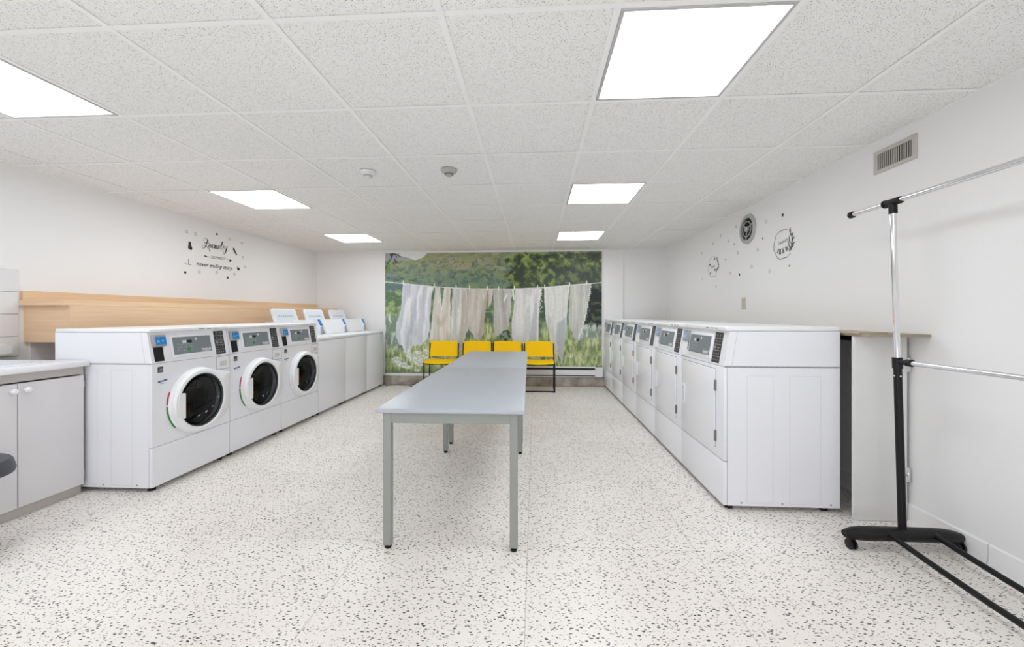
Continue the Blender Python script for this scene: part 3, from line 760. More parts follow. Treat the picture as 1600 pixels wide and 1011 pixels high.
# ------------------------------------------------------------------ mural print
def build_mural():
    X0, X1, Z0, Z1 = -2.472, 1.068, 0.183, 2.162
    PX0, PX1, PY0, PY1 = 602.0, 940.0, 395.0, 583.5   # picture space used for painting
    NX, NZ = 560, 312
    xs_ = np.linspace(PX0, PX1, NX); ys_ = np.linspace(PY0, PY1, NZ)
    X, Y = np.meshgrid(xs_, ys_)
    rng = np.random.RandomState(11)
    def noise(cx, cy, seed=0, octs=4, dx=0, dy=0):
        out = np.zeros_like(X); amp = 1.0; tot = 0
        for o in range(octs):
            r = np.random.RandomState(seed*17+o); gw, gh = int(340/cx)+8, int(200/cy)+8
            g = r.rand(gh, gw)
            u = ((X-PX0)+dx+5)/cx; v = ((Y-PY0)+dy+5)/cy
            u = np.clip(u, 0, gw-1.001); v = np.clip(v, 0, gh-1.001)
            i = u.astype(int); j = v.astype(int); a = u-i; b = v-j; a = a*a*(3-2*a); b = b*b*(3-2*b)
            out += amp*(g[j, i]*(1-a)*(1-b)+g[j, np.minimum(i+1, gw-1)]*a*(1-b)+g[np.minimum(j+1, gh-1), i]*(1-a)*b+g[np.minimum(j+1, gh-1), np.minimum(i+1, gw-1)]*a*b)
            tot += amp; amp *= 0.55; cx = max(cx/2, 0.8); cy = max(cy/2, 0.8)
        return out/tot
    def ss(a, b, v): t = np.clip((v-a)/(b-a), 0, 1); return t*t*(3-2*t)
    def blend(img, col, m):
        col = np.array(col, float)
        if col.ndim == 1: col = col[None, None, :]
        return img*(1-m[..., None])+col*m[..., None]
    def cmix(a, b, m): return np.array(a, float)[None, None]*(1-m[..., None])+np.array(b, float)[None, None]*m[..., None]
    img = np.zeros(X.shape+(3,)); SH = np.zeros(X.shape)
    # hills
    n1 = noise(26, 7, 1); n2 = noise(10, 5, 2); n3 = noise(5, 4, 3)
    base = cmix((150, 152, 112), (104, 132, 104), ss(400, 446, Y+14*(n1-0.5)))
    img[:] = base
    img = blend(img, (172, 160, 122), 0.7*ss(0.56, 0.66, n1)*ss(442, 412, Y))
    img = blend(img, (128, 148, 88), 0.6*ss(0.5, 0.62, noise(14, 5, 9)))
    img = blend(img, (84, 110, 104), 0.8*ss(0.53, 0.60, n2)*(0.45+0.55*ss(404, 430, Y)))
    img = blend(img, (66, 92, 92), 0.7*ss(0.60, 0.68, n3)*ss(398, 415, Y))
    img = blend(img, (112, 128, 138), 0.6*ss(0.55, 0.66, noise(18, 8, 21))*ss(415, 430, Y)*ss(760, 640, X))
    # sky wedge and far mountain
    hill = 406.5-(np.clip(X-652, 0, 20)/20)**1.5*13-0.8*np.sin(X*0.5)
    img = blend(img, (208, 211, 208), ss(0.6, -0.6, Y-hill)*ss(612, 618, X)*ss(672, 669, X))
    mt = 396+np.clip(X-612, 0, 40)*0.24
    img = blend(img, (150, 152, 162), ss(-0.5, 0.6, Y-mt)*ss(1, -1, Y-407)*ss(650, 640, X))
    img = blend(img, (168, 165, 172), ss(1, -1, Y-mt)*ss(622, 612, X))
    # left teal band and bright bush
    img = blend(img, (78, 108, 112), ss(442, 447, Y)*ss(668, 640, X+6*n2)*0.85)
    nb1 = noise(9, 7, 5)
    img = blend(img, cmix((80, 112, 72), (142, 168, 104), ss(0.35, 0.68, nb1)), ss(452, 460, Y+10*(nb1-.5))*ss(632, 626, X))
    # behind the sheets: green mid ground
    mg = cmix((72, 100, 72), (122, 145, 96), ss(0.4, 0.6, noise(8, 10, 6)))
    img = blend(img, mg, ss(455, 466, Y+10*(n2-.5))*ss(636, 642, X)*0.95)
    # trees on the right
    tn = noise(12, 11, 7, 5); tl2 = noise(6, 6, 8, 4)
    tree = cmix((46, 62, 42), (122, 142, 62), ss(0.40, 0.66, tl2*0.6+tn*0.4))
    tree = tree*(1-0.45*ss(850, 905, X))[..., None]+np.array((72, 78, 82.))[None, None]*(0.45*ss(850, 905, X))[..., None]
    tm = ss(-4, 2, (X-796)+14*(tn-0.5)+6*np.sin(Y*0.28))*ss(396, 402, Y+14*(tn-.35)+np.clip(820-X, 0, 30)*-0.1)
    img = blend(img, tree, tm*ss(470, 452, Y))
    img = blend(img, (56, 72, 64), 0.6*ss(415, 435, Y)*ss(815, 860, X)*ss(0.62, 0.48, tl2)*ss(470, 455, Y))
    img = blend(img, (156, 176, 92), 0.65*ss(0.60, 0.68, tl2)*ss(430, 408, Y)*ss(792, 800, X))
    # dark tree foot on the far right
    img = blend(img, cmix((30, 36, 38), (66, 84, 58), ss(0.5, 0.66, tl2)), ss(447, 455, Y)*ss(900, 918, X+8*tn)*ss(516, 506, Y+8*(tn-.5)))
    img = blend(img, (60, 84, 60), ss(452, 460, Y)*ss(840, 848, X)*ss(900, 890, X)*ss(505, 495, Y))
    # pale sagebrush
    sb = noise(4, 12, 10)
    img = blend(img, cmix((112, 132, 112), (188, 200, 188), ss(0.4, 0.65, sb)), ss(486, 498, Y+14*(sb-.5))*ss(636, 622, X))
    img = blend(img, cmix((122, 138, 120), (186, 194, 184), ss(0.4, 0.65, sb)), ss(504, 512, Y+10*(sb-.5))*ss(905, 916, X+6*sb))
    # meadow
    gn = noise(2.2, 9, 12, 3); gn2 = noise(14, 12, 13)
    gr = cmix((104, 126, 74), (190, 200, 136), ss(0.30, 0.70, gn*0.6+gn2*0.4))
    gm = ss(522, 540, Y+16*(gn2-.5)+np.where(X < 640, -14, 0))
    gm = np.maximum(gm, ss(505, 520, Y+10*(gn2-.5))*ss(842, 850, X)*ss(912, 903, X))
    gm = np.maximum(gm, ss(500, 512, Y)*ss(735, 745, X)*ss(806, 800, X))
    gm = np.maximum(gm, ss(530, 545, Y+10*(gn-.5))*ss(870, 882, X))
    img = blend(img, gr, gm)
    img = blend(img, (110, 124, 104), 0.6*ss(0.52, 0.64, noise(8, 18, 31))*ss(912, 920, X)*ss(505, 515, Y)*ss(560, 545, Y))
    img = blend(img, (196, 178, 120), 0.5*ss(0.64, 0.72, noise(3, 20, 33))*gm*ss(880, 900, X))
    img = blend(img, (70, 92, 58), 0.5*ss(572, 584, Y))
    # white flower heads
    def blob(cx, cy, rx, ry, col, k=1.0, seed=1):
        nonlocal img
        d = ((X-cx)/rx)**2+((Y-cy)/ry)**2; nn = noise(2.2, 1.6, 40+seed, 2)
        m = ss(1.25, 0.75, d+1.0*(nn-0.5))*k
        c_ = cmix(col, (252, 252, 246), ss(0.45, 0.7, nn))
        img = blend(img, c_, m)
    for q, (cx, cy, rx, ry) in enumerate(((620, 563, 8, 5.5), (629, 570, 9, 4.5), (644, 556, 9, 4), (654, 551, 7, 3), (650, 562, 11, 4), (662, 558, 8, 4), (658, 568, 10, 4), (638, 574, 8, 3), (653, 579, 5, 2.5), (668, 549, 5, 4))):
        blob(cx, cy, rx, ry, (176, 184, 164), 0.92, q)
    blob(696, 564, 7, 3, (196, 176, 190), 0.8, 20); blob(720, 545, 4, 5, (190, 170, 180), 0.7, 22); blob(678, 562, 6, 3, (200, 200, 190), 0.8, 23)
    blob(893, 555, 4, 4, (190, 196, 170), 0.5, 24)
    # dark leafy plant under the fifth sheet
    blob(790, 526, 9, 8, (70, 92, 76), 0.0, 25)
    pn = noise(4, 4, 60, 2); img = blend(img, cmix((48, 68, 54), (120, 140, 116), ss(0.45, 0.6, pn)), ss(1.2, 0.8, ((X-791)/10)**2+((Y-524)/9)**2+(pn-.5)))
    # lines and sheets
    def line(pts, wdt, col, k=1.0):
        nonlocal img
        d = np.full(X.shape, 1e9)
        for (a, b) in zip(pts[:-1], pts[1:]):
            ax, ay = a; bx_, by = b; L2 = (bx_-ax)**2+(by-ay)**2
            t = np.clip(((X-ax)*(bx_-ax)+(Y-ay)*(by-ay))/L2, 0, 1)
            d = np.minimum(d, np.hypot(X-ax-t*(bx_-ax), Y-ay-t*(by-ay)))
        img = blend(img, col, ss(wdt+0.45, wdt-0.25, d)*k)
    def poly_mask(P, soft=0.5):
        X, Y = WX, WY
        inside = np.zeros(X.shape, bool); d = np.full(X.shape, 1e9); n = len(P)
        for i in range(n):
            (x1, y1), (x2, y2) = P[i], P[(i+1) % n]
            c = ((y1 > Y) != (y2 > Y)) & (X < (x2-x1)*(Y-y1)/((y2-y1) if y2 != y1 else 1e-9)+x1); inside ^= c
            L2 = (x2-x1)**2+(y2-y1)**2; t = np.clip(((X-x1)*(x2-x1)+(Y-y1)*(y2-y1))/L2, 0, 1)
            d = np.minimum(d, np.hypot(X-x1-t*(x2-x1), Y-y1-t*(y2-y1)))
        sd = np.where(inside, -d, d); return ss(soft, -soft, sd)
    line([(700, 487.5), (850, 487.5)], 0.3, (200, 205, 190), 0.7)
    WX = X+(noise(7, 22, 201, 3)-0.5)*4.0
    WY = Y+((noise(4.0, 4.0, 203, 2)-0.5)*9.0*ss(500, 522, Y))
    wire = [(602, 440.3), (631, 443), (680, 448), (700, 449.5), (740, 451.5), (800, 452), (850, 450.3), (892, 446.5), (920, 444.5), (940, 443)]
    def sheet(P, light, dark, folds, lean=0.0, seed=0, fn=0.5, zig=None):
        nonlocal img
        Q = P
        m = poly_mask(Q, 0.6)
        x0 = min(p[0] for p in P); x1 = max(p[0] for p in P)
        y0 = min(p[1] for p in P)
        u = (X-x0-lean*(Y-y0))/(x1-x0)
        nn = noise(9, 40, 70+seed, 3)
        s = 0.5+0.5*np.sin(u*folds*2*PI+6*nn); s2 = 0.5+0.5*np.sin(u*folds*5.3+9*nn+seed)
        n3 = noise(2.2, 46, 170+seed, 3)
        ridge = np.clip(1-np.abs(np.sin(u*folds*2.6+4.5*nn))*2.6, 0, 1)
        f = np.clip(0.36*s+0.26*s2+0.85*(n3-0.5)+0.22+0.35*ridge, 0, 1)
        f = f*fn+(1-fn)*0.7
        tint = noise(20, 26, 90+seed, 2)
        c = cmix(dark, light, f); c = c+(tint[..., None]-0.5)*np.array((14, 10, -6.))[None, None]
        img = blend(img, np.clip(c, 0, 248), m)
        np.maximum(SH, m, out=SH)
        return m
    sheet([(631, 443), (679, 448.5), (676, 465), (673.5, 480), (674, 505), (674, 519), (669, 527), (664, 534), (659, 540), (652, 540), (645, 541), (642, 548), (636, 554), (630, 545), (622, 535), (620.5, 522), (623, 505), (627, 480), (629, 460)],
          (218, 221, 228), (166, 172, 184), 4.0, -0.18, 1, 0.9)
    img = blend(img, (158, 170, 178), 0.45*poly_mask([(645, 490), (654, 486), (652, 520), (640, 545), (634, 546), (638, 520)], 3))
    sheet([(680.5, 449), (688.5, 449.5), (690, 470), (692, 482), (694.5, 468), (697, 450), (706, 450), (706, 480), (706.5, 505), (704, 533), (690, 534), (673, 532), (676, 505), (679, 480)], (222, 219, 210), (176, 166, 148), 2.6, 0.0, 2, 0.8)
    line([(689, 450), (691.8, 483)], 0.4, (240, 240, 236)); line([(697, 450), (692.4, 484)], 0.4, (240, 240, 236))
    img = blend(img, (186, 172, 140), 0.55*poly_mask([(682, 490), (692, 501), (701, 488), (697, 507), (690, 511), (684, 505)], 2.5))
    sheet([(708.5, 450), (732, 451), (733, 470), (736, 490), (735, 510), (731, 525), (726, 542), (720, 546), (713, 540), (704, 533), (707, 505), (708, 480)], (220, 221, 221), (170, 168, 160), 3.0, -0.1, 3, 0.85)
    img = blend(img, (180, 164, 142), 0.6*poly_mask([(726, 455), (731, 455), (734, 500), (726, 540), (716, 545), (722, 500)], 2))
    sheet([(732.5, 452), (766, 452), (763, 470), (759, 500), (757, 520), (753, 530), (747, 530), (741, 521), (735, 514), (735, 490)], (212, 205, 196), (172, 160, 146), 2.4, -0.15, 4, 0.8)
    img = blend(img, (166, 152, 128), 0.6*poly_mask([(758, 470), (764, 460), (759, 510), (753, 530), (747, 528), (754, 500)], 2))
    sheet([(766, 452), (773, 452), (771, 470), (766, 480)], (222, 205, 192), (190, 172, 158), 1.0, 0, 5, 0.6)
    sheet([(773, 452), (806, 452), (801, 470), (800, 490), (797, 510), (792, 515), (786, 521), (780, 528), (775, 518), (773.5, 500), (774, 480)], (196, 195, 188), (150, 150, 138), 2.3, 0.0, 6, 0.85)
    line([(795, 460), (790, 470)], 1.0, (236, 236, 230)); line([(781, 460), (786, 505)], 0.5, (206, 200, 176)); line([(804, 454), (805, 468)], 1.2, (240, 240, 238))
    sheet([(807, 452), (847, 451), (845.5, 470), (844, 490), (843.5, 533), (843, 537), (802, 537), (802, 510), (805, 480)], (222, 223, 223), (186, 188, 188), 2.2, -0.05, 7, 0.8)
    img = blend(img, (168, 172, 182), 0.75*poly_mask([(840, 462), (843, 500), (841, 535), (827, 535), (832, 505)], 1.5))
    sheet([(843, 452), (848, 452), (846, 461), (844, 500), (843, 534), (840, 534), (842, 480)], (226, 226, 220), (190, 190, 184), 1, 0, 8, 0.5)
    sheet([(851, 450.3), (891.5, 446.5), (889, 470), (887, 490), (886, 515), (883, 540), (880, 568), (877, 560), (872, 545), (868, 553), (863, 540), (858, 515), (853, 485)], (224, 225, 218), (176, 178, 170), 1.6, 0.12, 9, 0.8)
    img = blend(img, (160, 168, 176), 0.8*poly_mask([(872, 505), (884, 496), (885, 520), (880, 567), (873, 545), (870, 525)], 1.6))
    for q in range(5): line([(855+q, 454+q*6), (862, 460+q*8), (871, 462+q*9), (880, 459+q*8), (888, 452+q*6)], 0.5, (196, 198, 194), 0.5)
    line([(858, 500), (871, 550), (868, 575), (869, 583)], 1.4, (206, 196, 170), 0.8)
    sheet([(892.5, 446.5), (923, 444.5), (922, 460), (918, 480), (914, 500), (911, 515), (907, 527), (902.5, 535), (897, 527), (893, 515), (889, 495), (890, 470)], (204, 204, 196), (158, 160, 144), 2.4, -0.08, 10, 0.85)
    for q in range(26):
        t = q/25.0; px = 923-(923-905)*t**1.4; py = 446+84*t
        d = np.hypot(X-px-0.8*math.sin(q*2.1), Y-py); img = blend(img, (238, 238, 232), ss(1.6, 0.7, d)*0.9)
    for q in range(11):
        t = q/10.0; d = np.hypot(X-(847-1.5*math.sin(q*1.9)), Y-(453+30*t)); img = blend(img, (238, 238, 232), ss(1.3, 0.6, d)*0.8)
    line(wire, 0.45, (226, 228, 222), 0.95)
    for (px, py) in ((631, 441), (680.5, 446), (715, 448), (736, 449), (764, 450), (781.5, 450.5), (806, 450), (842, 449), (853, 448), (891, 445), (917, 442.5)):
        line([(px, py-2), (px, py+3)], 0.7, (232, 226, 206), 0.95)
    # branch in the upper left corner
    line([(602, 421), (604, 414), (610, 406), (614, 398)], 0.6, (40, 44, 44)); line([(610, 398), (617, 396), (622, 398), (627, 401)], 0.6, (52, 56, 54)); line([(617, 404), (620, 410)], 0.6, (56, 62, 58))
    for (px, py, r) in ((611.5, 397.5, 2.2), (614, 396, 1.5), (618.5, 397, 1.3), (623, 396.5, 1.1), (617.5, 406, 1.2), (619, 409.5, 1), (620, 401, 1.2)):
        img = blend(img, (44, 52, 46), ss(r+0.5, r-0.4, np.hypot(X-px, Y-py+0.8*np.sin(X*2)))*0.9)
    for (px, py, r) in ((607, 419, 3), (605, 414, 2), (603, 424, 2.5), (609, 414, 1.4)):
        img = blend(img, (96, 132, 60), ss(r+0.8, r-0.4, np.hypot(X-px, Y-py))*0.9)
    img = img+(noise(1.6, 1.6, 101, 1)[..., None]-0.5)*10
    shm = SH[..., None]
    lum = img.mean(-1, keepdims=True)
    bg = (img*0.82+lum*0.18)*1.0+4
    img = bg*(1-shm)+((img*0.62+lum*0.38)*0.97+6)*shm
    img = np.clip(img, 0, 250)/255.0
    linc = np.where(img <= 0.04045, img/12.92, ((img+0.055)/1.055)**2.4)*1.22
    linc = np.clip(linc, 0, 0.9)
    # sheet mesh with one colour per vertex
    co = np.zeros((NZ, NX, 3)); co[..., 0] = np.linspace(X0, X1, NX)[None]; co[..., 1] = YB-0.003; co[..., 2] = np.linspace(Z1, Z0, NZ)[:, None]
    idx = np.arange(NX*NZ).reshape(NZ, NX)
    quads = np.stack([idx[:-1, :-1], idx[1:, :-1], idx[1:, 1:], idx[:-1, 1:]], -1).reshape(-1, 4)
    me = bpy.data.meshes.new('wall_mural')
    me.vertices.add(NX*NZ); me.vertices.foreach_set('co', co.reshape(-1))
    nq = len(quads); me.loops.add(nq*4); me.loops.foreach_set('vertex_index', quads.reshape(-1).astype(np.int32))
    me.polygons.add(nq); me.polygons.foreach_set('loop_start', np.arange(0, nq*4, 4, dtype=np.int32))
    me.update(calc_edges=True)
    ca = me.color_attributes.new('print', 'FLOAT_COLOR', 'POINT')
    ca.data.foreach_set('color', np.concatenate([linc, np.ones((NZ, NX, 1))], -1).reshape(-1).astype(np.float32))
    m = bpy.data.materials.new('mural_print'); m.use_nodes = True; nt = m.node_tree; b = nt.nodes['Principled BSDF']; b.inputs['Roughness'].default_value = 0.6
    at = nt.nodes.new('ShaderNodeVertexColor'); at.layer_name = 'print'; nt.links.new(at.outputs['Color'], b.inputs['Base Color'])
    me.materials.append(m)
    o = bpy.data.objects.new('wall_mural', me); COL.objects.link(o)
    tag(o, 'large mural of white laundry on a line in a green meadow, on the back wall', 'mural')
build_mural()
struct('trim_5', bx(nb(), -2.475, -0.62, YB-0.02, YB, 0.143, 0.183, 0.002), M_heat)

# baseboard heater under the mural
t = thing('baseboard_heater', 'long white baseboard heater with black slots under the right half of the mural', 'heater', (0.23, YB, 0.148))
bm = nb(); x0, x1 = -0.84, 0.845
prism(bm, [(0, 0.165), (-0.055, 0.165), (-0.058, 0.150), (-0.030, 0.148), (-0.030, 0.120), (-0.062, 0.118), (-0.062, 0.036), (-0.03, 0.034), (-0.03, 0.018), (-0.05, 0.016), (-0.05, 0.0), (0, 0)], x0, x1, 'yz')
obj('casing', bm, M_heat, t)
bm = nb(); bx(bm, x0+0.02, x1-0.13, -0.062, -0.029, 0.121, 0.147); obj('slot', bm, M_black, t, 'black air slot')
bm = nb(); bx(bm, x0+0.02, x1-0.13, -0.058, -0.029, 0.019, 0.033); obj('slot', bm, mat('slot_grey', (0.06, 0.06, 0.06, 1), 0.6), t, 'lower dark slot')
bm = nb(); bx(bm, x1-0.12, x1, -0.066, -0.0, 0.0, 0.165, 0.003); obj('end_cap', bm, M_heat, t)

# cord lying on the floor by the curb
bm = nb(); tube(bm, [(-2.42, 6.30, 0.006), (-2.25, 6.345, 0.006), (-2.05, 6.335, 0.006), (-1.92, 6.365, 0.02), (-1.82, 6.33, 0.012), (-1.75, 6.27, 0.006), (-1.86, 6.24, 0.006), (-2.0, 6.26, 0.006)], 0.006, 6)
tag(obj('power_cord', bm, M_cord), 'thin brown cord lying on the floor by the curb under the mural', 'cord')

# ------------------------------------------------------------------ maple ledge along the left wall
t = thing('wall_ledge', 'long pale maple ledge with boxed front along the left wall above the washers', 'ledge', (XL, 2.611, 0.947))
LY = YB-2.611-0.004
bm = nb(); bx(bm, 0.001, 0.022, 0, LY, 0.302, 0.368, 0.001); bs = obj('back_strip', bm, M_wood, t)
bm = nb(); bx(bm, 0.022, 0.0235, 0.0, 0.001, 0.302, 0.368); obj('end_piece', bm, M_wood, bs)
bm = nb(); bx(bm, 0.001, 0.360, -0.012, LY, 0.262, 0.3015, 0.002); obj('shelf', bm, M_wood, t)
bm = nb(); bx(bm, 0.001, 0.345, 0.02, 0.038, 0.0, 0.2615); obj('end_panel', bm, M_wood, t)
bm = nb(); bx(bm, 0.345, 0.360, 0.02, LY, 0.0, 0.2615, 0.001); obj('front_board', bm, M_wood, t)
bm = nb(); bx(bm, 0.001, 0.345, 0.038, LY, 0.0, 0.012); obj('bottom_board', bm, M_wood, t)
struct('trim_6', bx(nb(), XL, XL+0.012, 2.66, YB-0.06, 0.0, 0.944, 0.001), M_wall)

# tiled splash behind the sink (far left)
sp = struct('trim_7', bx(nb(), XL, XL+0.004, 1.2, 2.600, 0.852, 1.458), M_grout)
zz = [0.853, 0.992, 1.148, 1.304, 1.458]
for a, b_ in zip(zz[:-1], zz[1:]):
    y = 2.599
    while y > 1.3:
        y0 = max(1.2, y-0.20)
        obj('wall_tile', bx(nb(), XL+0.003, XL+0.010, y0+0.002, y, a+0.0015, b_-0.0015, 0.0015), M_glaze, sp); y = y0-0.0
t = thing('paper_towel_box', 'small white box on the tiled splash at the left edge above the counter', 'box', (XL+0.010, 2.39, 0.866))
bm = nb(); bx(bm, 0.001, 0.05, 0, 0.15, 0.0, 0.078, 0.003, 2); obj('casing', bm, M_glaze, t)
bm = nb(); bx(bm, 0.05, 0.052, 0.012, 0.138, 0.012, 0.066, 0.001); obj('cover', bm, M_whitel, t)

# ------------------------------------------------------------------ sink cabinet
Y0c, Y1c = 1.30, 2.398
t = thing('sink_cabinet', 'white base cabinet with two round-knobbed doors under the sink counter', 'cabinet', (XL, Y0c, 0))
Lc = Y1c-Y0c
bm = nb(); bx(bm, 0.012, 0.735, 0, Lc, 0.055, 0.06); bx(bm, 0.012, 0.735, 0, 0.018, 0.06, 0.815); bx(bm, 0.012, 0.735, Lc-0.018, Lc, 0.06, 0.815); bx(bm, 0.012, 0.03, 0.018, Lc-0.018, 0.06, 0.815)
obj('body', bm, M_cab, t)
bm = nb(); bx(bm, 0.717, 0.738, 0.0, Lc, 0.765, 0.815); bx(bm, 0.717, 0.738, Lc-0.012, Lc, 0.06, 0.765); bx(bm, 0.717, 0.738, 0, 0.02, 0.06, 0.765); bx(bm, 0.717, 0.738, 0.36, 0.40, 0.06, 0.765)
obj('face_frame', bm, M_cabframe, t)
bm = nb(); bx(bm, 0.03, 0.722, 0.0, Lc, 0.0, 0.055); obj('toe_kick', bm, M_cabframe, t)
for (a, b_, kx) in ((2.062, 2.386, 2.090), (1.735, 2.058, 2.030), (1.32, 1.73, 1.36)):
    bm = nb(); bx(bm, 0.7385, 0.757, a-Y0c, b_-Y0c, 0.062, 0.758, 0.002, 1); d = obj('door', bm, M_cab, t)
    bm = nb(); lathe(bm, [(0, 0.034), (0.008, 0.034), (0.015, 0.028), (0.016, 0.020), (0.011, 0.012), (0.007, 0.008), (0.007, 0.0)], T((0.757, kx-Y0c, 0.718)) @ RY(PI/2), 18); obj('knob', bm, M_counter, d)
    if kx > 2.05:
        for z in (0.70, 0.13): bm = nb(); bx(bm, 0.7387, 0.752, b_-Y0c+0.0005, b_-Y0c+0.008, z-0.022, z+0.022, 0.001); obj('hinge', bm, M_cabframe, d)
# counter with a cut-out and sink
t = thing('counter_top', 'white laminate countertop with worn edge over the sink cabinet', 'countertop', (XL, Y0c, 0.8155))
bm = nb(); a0, a1, b0, b1 = 0.16, 0.66, 0.30, 0.93
bx(bm, 0.012, a0, 0, Lc, 0, 0.034, 0); bx(bm, a1, 0.780, 0, Lc+0.004, 0, 0.034, 0.003, 2); bx(bm, a0, a1, 0, b0, 0, 0.034); bx(bm, a0, a1, b1, Lc, 0, 0.034)
obj('slab', bm, M_counter, t)
t = thing('sink_basin', 'pale grey sink set into the counter at the left edge', 'sink', (XL, Y0c, 0.8155))
bm = nb()
o_ = rrect(a0-0.02, a1+0.015, b0-0.02, b1+0.02, 0.04); i_ = rrect(a0+0.01, a1-0.01, b0+0.01, b1-0.01, 0.05); j_ = rrect(a0+0.04, a1-0.04, b0+0.04, b1-0.04, 0.05)
n = len(o_); lay = [[bm.verts.new((p[0], p[1], z)) for p in src] for (src, z) in ((o_, 0.0345), (o_, 0.042), (i_, 0.044), (i_, 0.03), (j_, -0.18))]
for A, B in zip(lay[:-1], lay[1:]):
    for k in range(n): bm.faces.new([A[k], A[(k+1) % n], B[(k+1) % n], B[k]])
bm.faces.new(lay[-1]); obj('basin', bm, M_sink, t)
bm = nb(); lathe(bm, [(0.03, 0), (0.028, 0.003), (0.012, 0.001), (0, 0.001)], T((0.41, 0.61, -0.18)), 18); obj('drain', bm, M_chrome, t)

# ------------------------------------------------------------------ grey stool at the left edge
t = thing('stool', 'dark grey padded stool, only the edge of its seat in view at the left edge', 'stool', (-2.665, 1.66, 0))
bm = nb(); lathe(bm, [(0, 0.375), (0.165, 0.375), (0.192, 0.385), (0.196, 0.40), (0.187, 0.440), (0.178, 0.452), (0.150, 0.456), (0, 0.458)], None, 40); obj('seat', bm, M_stool, t)
for k in range(4):
    a = PI/4+PI/2*k; bm = nb(); tube(bm, [(0.10*math.cos(a), 0.10*math.sin(a), 0.376), (0.125*math.cos(a), 0.125*math.sin(a), 0.0)], 0.012, 10); obj('leg', bm, M_blackm, t)

# ------------------------------------------------------------------ leaning door, shelf boards at the end of the dryers
t = thing('leaning_door', 'white panel door standing upright between the last dryer side and the right wall', 'door', (1.772, 2.318, 0))
bm = nb(); bx(bm, 0.0, 0.278, 0.0, 0.022, 0.001, 1.024, 0.002); obj('panel', bm, M_board, t)
for z in (0.262, 0.868):
    bm = nb(); bx(bm, 0.2685, 0.287, -0.004, -0.0005, z-0.04, z+0.04); tube(bm, [(0.282, -0.006, z-0.035), (0.282, -0.006, z+0.035)], 0.006, 8); bx(bm, 0.272, 0.286, -0.012, -0.004, z-0.012, z+0.012, 0.002)
    obj('hinge', bm, M_chrome, t, 'chrome cabinet hinge')
bm = nb(); bx(bm, 1.765, XR-0.001, 2.205, 2.52, 1.026, 1.040, 0.001)
bm2 = bm; t = thing('shelf_board', 'thin grey-tan board laid flat on top of the upright white door beside the dryer', 'board', (1.765, 2.205, 1.026))
bm2.free(); bm = nb(); bx(bm, 0.0, XR-1.765-0.001, 0, 0.30, 0, 0.014, 0.001); obj('board', bm, M_taned, t)
t = thing('gap_shelf', 'long plywood shelf bridging the gap between the dryer backs and the right wall', 'shelf', (1.757, 2.507, 1.026))
bm = nb(); bx(bm, 0.0, XR-1.757-0.001, 0, YB-2.507-0.06, 0, 0.014, 0.001); obj('board', bm, M_tan, t)
bm = nb(); bx(bm, XR-1.757-0.03, XR-1.757-0.001, 0.0, YB-2.507-0.06, -0.05, -0.0005); obj('wall_cleat', bm, M_dark, t)
t = thing('loose_board', 'pale board lying between the dryer top and the tan shelf board', 'board', (1.752, 2.26, 1.0405))
bm = nb(); bx(bm, 0.0, 0.15, 0, 0.26, 0, 0.009, 0.001); obj('board', bm, M_tan, t)

# ------------------------------------------------------------------ garment rack
XP = 1.79
t = thing('garment_rack', 'tall rolling clothes rack with chrome rails and black base beside the right wall', 'clothes rack', (XP, 2.05, 0))
# foot bar
def foot(yc):
    bm = nb(); seg = []
    N = 15
    for k in range(N):
        u = -1+2*k/(N-1); x = u*0.272
        e = (1-abs(u)**9)**0.5 if abs(u) < 1 else 0.02
        seg.append((x, 0.040*max(e, 0.5), 0.031*max(e, 0.5)))
    rings = []
    for (x, ry, rz) in seg:
        rings.append([bm.verts.new((x+0.0, yc+ry*math.cos(2*PI*q/14), 0.072-0.004*abs(x/0.27)**3+rz*math.sin(2*PI*q/14))) for q in range(14)])
    for A, B in zip(rings[:-1], rings[1:]):
        for q in range(14): bm.faces.new([A[q], A[(q+1) % 14], B[(q+1) % 14], B[q]])
    bm.faces.new(rings[0][::-1]); bm.faces.new(rings[-1])
    f = obj('foot_bar', bm, M_black, t)
    for s in (-1, 1):
        bm = nb(); x = s*0.247+0.0
        tube(bm, [(x-0.014, yc-0.012, 0.024), (x-0.006, yc-0.012, 0.024)], 0.024, 16); tube(bm, [(x+0.006, yc-0.012, 0.024), (x+0.014, yc-0.012, 0.024)], 0.024, 16)
        tube(bm, [(x-0.016, yc-0.012, 0.024), (x+0.016, yc-0.012, 0.024)], 0.008, 8); tube(bm, [(x, yc, 0.03), (x, yc, 0.07)], 0.010, 8); bx(bm, x-0.017, x+0.017, yc-0.022, yc+0.012, 0.044, 0.060, 0.004)
        obj('caster', bm, M_black, f)
foot(0.0); foot(-1.20)
ytop = 0.052
